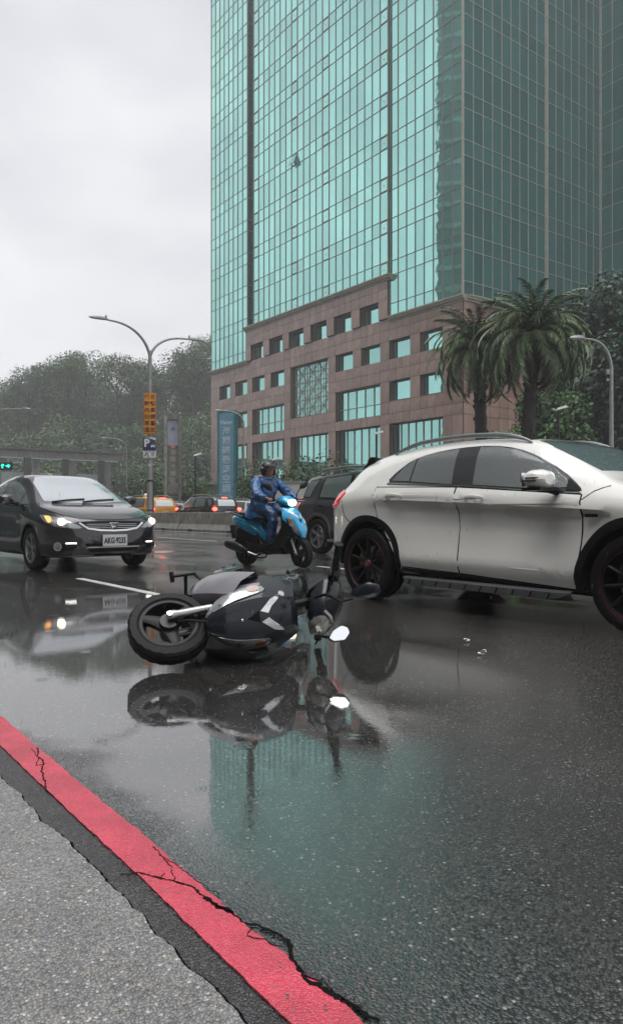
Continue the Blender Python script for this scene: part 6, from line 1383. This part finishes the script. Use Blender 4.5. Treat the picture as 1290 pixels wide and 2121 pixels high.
loose_mirror((.300, 4.13, .405), (.35, .85, .25), (1, 0, .55), [(a * 1.5, b * 1.05) for a, b in hexa], (Vector((.075, 4.12, .395)), Vector((.16, 4.12, .35)), -.08), False)
# ------------------------------------------------------------------ rider
def skinned(name, V, E, Rr, m, parent, sub=2, wr=0, wsc=9, root=0, post=None):
    me = bpy.data.meshes.new(name); me.from_pydata(V, E, []); o = bpy.data.objects.new(name, me); COL.objects.link(o)
    md = o.modifiers.new('s', 'SKIN'); md.use_smooth_shade = True; sv = me.skin_vertices[0].data
    for i, r in enumerate(Rr):
        sv[i].radius = r if isinstance(r, tuple) else (r, r); sv[i].use_root = (i == root)
    ms = o.modifiers.new('u', 'SUBSURF'); ms.levels = sub; ms.render_levels = sub
    dg = bpy.context.evaluated_depsgraph_get(); m2 = bpy.data.meshes.new_from_object(o.evaluated_get(dg)); bpy.data.objects.remove(o)
    m2.name = name; m2.materials.clear(); m2.materials.append(m)
    if wr:
        from mathutils import noise
        for v in m2.vertices:
            n_ = v.normal.copy(); p = v.co
            a = noise.noise(Vector((p.x * wsc, p.y * wsc, p.z * wsc * 1.9))) + .6 * noise.noise(Vector((p.x * wsc * 2.3 + 5, p.y * wsc * 2, p.z * wsc * 3)))
            v.co = p + n_ * a * wr
    if post:
        for v in m2.vertices: v.co = post(v.co)
    m2.shade_smooth(); return link(bpy.data.objects.new(name, m2), parent)
skinm = mat('weathered skin', (.34, .18, .115), .45, var=.15, vs=20)
coat_m = mat('blue raincoat', (.008, .075, .23), .36, coat=.3, coatr=.2, var=.4, vs=9, bump=1.0, bs=9)
trou_m = mat('blue rain trousers', (.008, .06, .17), .38, coat=.25, coatr=.2, var=.4, vs=9, bump=.9, bs=9)
shoe_m = mat('wet dark shoe', (.02, .024, .03), .3, coat=.5)
pr = thing('person', 'scooter rider in blue raincoat, rain trousers and black open helmet', 'person', (p_.x, p_.y, 0), math.atan2(hd_.y, hd_.x))
V = [(-.28, 0, .90), (-.25, 0, 1.04), (-.20, 0, 1.20), (-.16, 0, 1.335), (-.145, 0, 1.40), (-.125, 0, 1.46), (-.115, 0, 1.515)]
E_ = [(0, 1), (1, 2), (2, 3), (3, 4), (4, 5), (5, 6)]; Rr = [(.13, .15), (.11, .14), (.12, .16), (.09, .13), .055, (.075, .070), (.07, .065)]
for s in (-1, 1):
    b = len(V); V += [(-.175, s * .18, 1.33), (-.06, s * .285, 1.20), (.03, s * .325, 1.09), (.13, s * .325, 1.055), (.205, s * .315, 1.04), (.245, s * .305, 1.035)]
    E_ += [(3, b)] + [(b + i, b + i + 1) for i in range(5)]; Rr += [.065, .05, .043, .038, .027, (.020, .036)]
    b = len(V); V += [(-.26, s * .10, .885), (-.05, s * .13, .87), (.15, s * .145, .80), (.135, s * .14, .62), (.11, s * .135, .43), (.17, s * .14, .385), (.25, s * .145, .375)]
    E_ += [(0, b)] + [(b + i, b + i + 1) for i in range(6)]; Rr += [.10, .085, .062, .055, .042, .035, .03]
bo = skinned('body', V, E_, Rr, skinm, pr)
# hands: five fingers wrapped on each grip
for s in (-1, 1):
    for k in range(4):
        y = s * (.275 + .021 * k); L_ = (1, 1.08, 1.02, .85)[k]
        skinned('finger', [(.235, y, 1.045), (.262, y, 1.040), (.283 * 1, y, 1.022), (.280, y, 1.002), (.262, y, .993)], [(0, 1), (1, 2), (2, 3), (3, 4)], [.0105 * L_, .0100 * L_, .0095, .009, .008], skinm, bo, sub=1)
    skinned('thumb', [(.215, s * .285, 1.035), (.225, s * .262, 1.018), (.245, s * .252, .998), (.262, s * .255, .992)], [(0, 1), (1, 2), (2, 3)], [.013, .012, .0105, .009], skinm, bo, sub=1)
# raincoat
V = [(-.285, 0, .86), (-.27, 0, .98), (-.225, 0, 1.12), (-.18, 0, 1.27), (-.155, 0, 1.365), (-.15, 0, 1.40)]; E_ = [(i, i + 1) for i in range(5)]; Rr = [(.175, .20), (.165, .195), (.16, .205), (.13, .19), (.085, .10), (.08, .085)]
for s in (-1, 1):
    b = len(V); V += [(-.18, s * .175, 1.315), (-.10, s * .27, 1.235), (.0, s * .335, 1.12), (.08, s * .335, 1.075), (.15, s * .325, 1.052), (.205, s * .315, 1.042)]
    E_ += [(3, b)] + [(b + i, b + i + 1) for i in range(5)]; Rr += [.095, .088, .082, .074, .062, .048]
ja = skinned('raincoat', V, E_, Rr, coat_m, pr, 3, .020, 11)
V = [(-.29, 0, .80), (-.12, 0, .83)]; sm_ = MB()
rows = []
for i in range(10):          # coat skirt spread over the seat and thighs
    t = i / 9; rows.append([(-.30 + .02 * t + (.20 + .10 * t) * math.cos(a) * 1.0, (.19 + .05 * t) * math.sin(a), .95 - .20 * t + .015 * math.sin(a * 7 + t * 3)) for a in [2 * math.pi * j / 28 for j in range(29)]])
sm_.grid(rows); sm_.build('coat_skirt', coat_m, ja)
MB().tube([(-.03, 0, 1.30), (.0, 0, 1.15), (-.05, 0, .95)], .006, 6).build('zip', mat('grey zip', (.15, .16, .18), .4), ja)
V = [(-.27, 0, .86)]; E_ = []; Rr = [(.15, .17)]
for s in (-1, 1):
    b = len(V); V += [(-.18, s * .11, .885), (-.02, s * .135, .875), (.15, s * .15, .80), (.155, s * .15, .70), (.14, s * .145, .56), (.12, s * .14, .44), (.115, s * .14, .40)]
    E_ += [(0, b)] + [(b + i, b + i + 1) for i in range(6)]; Rr += [.115, .105, .092, .085, .078, .074, .070]
skinned('rain_trousers', V, E_, Rr, trou_m, pr, 3, .017, 12)
for s in (-1, 1):
    skinned('shoe', [(.075, s * .14, .385), (.13, s * .142, .395), (.20, s * .145, .385), (.27, s * .148, .378)], [(0, 1), (1, 2), (2, 3)], [.038, .042, .040, .030], shoe_m, pr, post=None)
# head: face features and helmet (head turned a little to the camera)
hT = Matrix.Translation((-.115, 0, 1.485)) @ Matrix.Rotation(R(-12), 4, 'Z')
def H(mb): mb.T = hT; return mb
fa = H(MB()); fa.ell((.0, 0, -.01), (.098, .074, .118), 20, 14); fo = fa.build('face', skinm, pr)
H(MB()).prism([(-.012, -.02), (.012, -.02), (.006, .035), (-.006, .035)], .028, axes((.088, 0, -.01), (0, 1, 0), (0, 0, 1), (1, 0, 0))).build('nose', skinm, fo, bevel=.005)
for s in (-1, 1):
    H(MB()).ell((.087, s * .03, .022), (.010, .014, .009), 10, 8).build('eye', mat('eye', (.05, .04, .035), .2), fo)
    H(MB()).box((.094, s * .032, .042), (.012, .032, .007)).build('eyebrow', mat('dark hair', (.01, .009, .008), .7), fo, bevel=.002)
    H(MB()).ell((-.0, s * .075, .0), (.02, .010, .03), 10, 8).build('ear', skinm, fo)
H(MB()).ell((.085, 0, -.058), (.012, .026, .008), 12, 6).build('mouth', mat('lips', (.16, .06, .05), .4), fo)
hm = H(MB()); rows = []
for i in range(15):
    e = math.pi / 2 * (1 - i / 9.0)       # crown downwards
    r_ = []
    for j in range(33):
        a = -math.pi + 2 * math.pi * j / 32; front = abs(a) < R(62); ee = e
        if front: ee = max(e, .42 - .1 * (1 - abs(a) / R(62)))
        elif i > 9: ee = max(e, -.85)
        r_.append((.138 * math.cos(ee) * math.cos(a) - .012, .122 * math.cos(ee) * math.sin(a), .130 * math.sin(ee) + .015))
    rows.append(r_)
hm.grid(rows); hl = hm.build('helmet', mat('black helmet shell', (.007, .007, .008), .18, coat=.5, coatr=.05, var=0, spec=.3), pr)
vs_ = H(MB()); rows = []
for i in range(8):
    e = .62 - i * .105; rows.append([(.152 * math.cos(e * .8) * math.cos(a) - .005, .132 * math.cos(e * .6) * math.sin(a), .130 * math.sin(e) + .018) for a in [R(-64 + 8 * j) for j in range(17)]])
vs_.grid(rows); vz = mat('clear visor', (.9, .9, .9), .03, tr=.97, var=0, spec=.3); vs_.build('visor', vz, hl)
H(MB()).tube([(0, -.118, -.03), (.03, -.085, -.10), (.045, 0, -.125), (.03, .085, -.10), (0, .118, -.03)], .009, 6).build('chin_strap', black_in, hl)
for s in (-1, 1): H(MB()).lathe([(0, s * .012), (.018, s * .008), (.02, 0)], 14, c=(.02, s * .118, .03)).build('visor_pivot', darkchrome, hl)
for s in (-1, 1): pass
# collar
co_ = MB(); co_.T = Matrix.Translation((-.15, 0, 1.375)); co_.lathe([(.105, -.03), (.092, .0), (.086, .03), (.080, .03)], 24, axis='z'); co_.build('collar', coat_m, ja)
# ------------------------------------------------------------------ falling rain: slim drops, denser to the eye with depth
n = 1300; rr = np.random.default_rng(5)
Y = 1.6 + 30 * rr.random(n) ** 1.25; X = (rr.random(n) - .5) * 1.05 * Y * 1.0; Z = rr.random(n) ** 1.0 * (.84 + .10 * Y)
ln = rr.uniform(.006, .016, n); wd = rr.uniform(.0003, .0006, n) + .00004 * Y; dirv = np.array([-.14, .02, -1.0]); dirv /= np.linalg.norm(dirv)
c = np.stack([X, Y, Z], 1); a = dirv[None] * ln[:, None]; b = np.array([[1, 0, .14]]) * wd[:, None]; d_ = np.array([[0, 1, 0]]) * wd[:, None]
Vv = np.stack([c - a, c + b, c + d_, c - b, c - d_, c + a], 1).reshape(-1, 3); base = np.arange(n)[:, None] * 6
F = np.concatenate([base + np.array([[0, 1, 2]]), base + np.array([[0, 2, 3]]), base + np.array([[0, 3, 4]]), base + np.array([[0, 4, 1]]), base + np.array([[5, 2, 1]]), base + np.array([[5, 3, 2]]), base + np.array([[5, 4, 3]]), base + np.array([[5, 1, 4]])])
rainm = mat('rain drop', (.5, .52, .55), .1, var=0, spec=1, tr=.6)
tag(link(bpy.data.objects.new('rain', npmesh('rain', Vv, F, rainm))), 'fine white rain drops falling across the whole street', 'rain', kind='stuff')
# ------------------------------------------------------------------ haze
hb = MB(); hb.box((0, 130, 49.7), (410, 420, 102)); ho = hb.build('haze', None, smooth=False)
hm_ = bpy.data.materials.new('haze'); hm_.use_nodes = True; t_ = hm_.node_tree; t_.nodes.clear(); o_ = t_.nodes.new('ShaderNodeOutputMaterial'); v_ = t_.nodes.new('ShaderNodeVolumePrincipled')
v_.inputs['Color'].default_value = (.98, .98, 1, 1); v_.inputs['Density'].default_value = .0017; v_.inputs['Anisotropy'].default_value = .2; t_.links.new(v_.outputs[0], o_.inputs['Volume'])
ho.data.materials.append(hm_); tag(ho, 'thin rain haze filling the street air', 'haze', kind='stuff'); ho.location = (0, 0, .0)
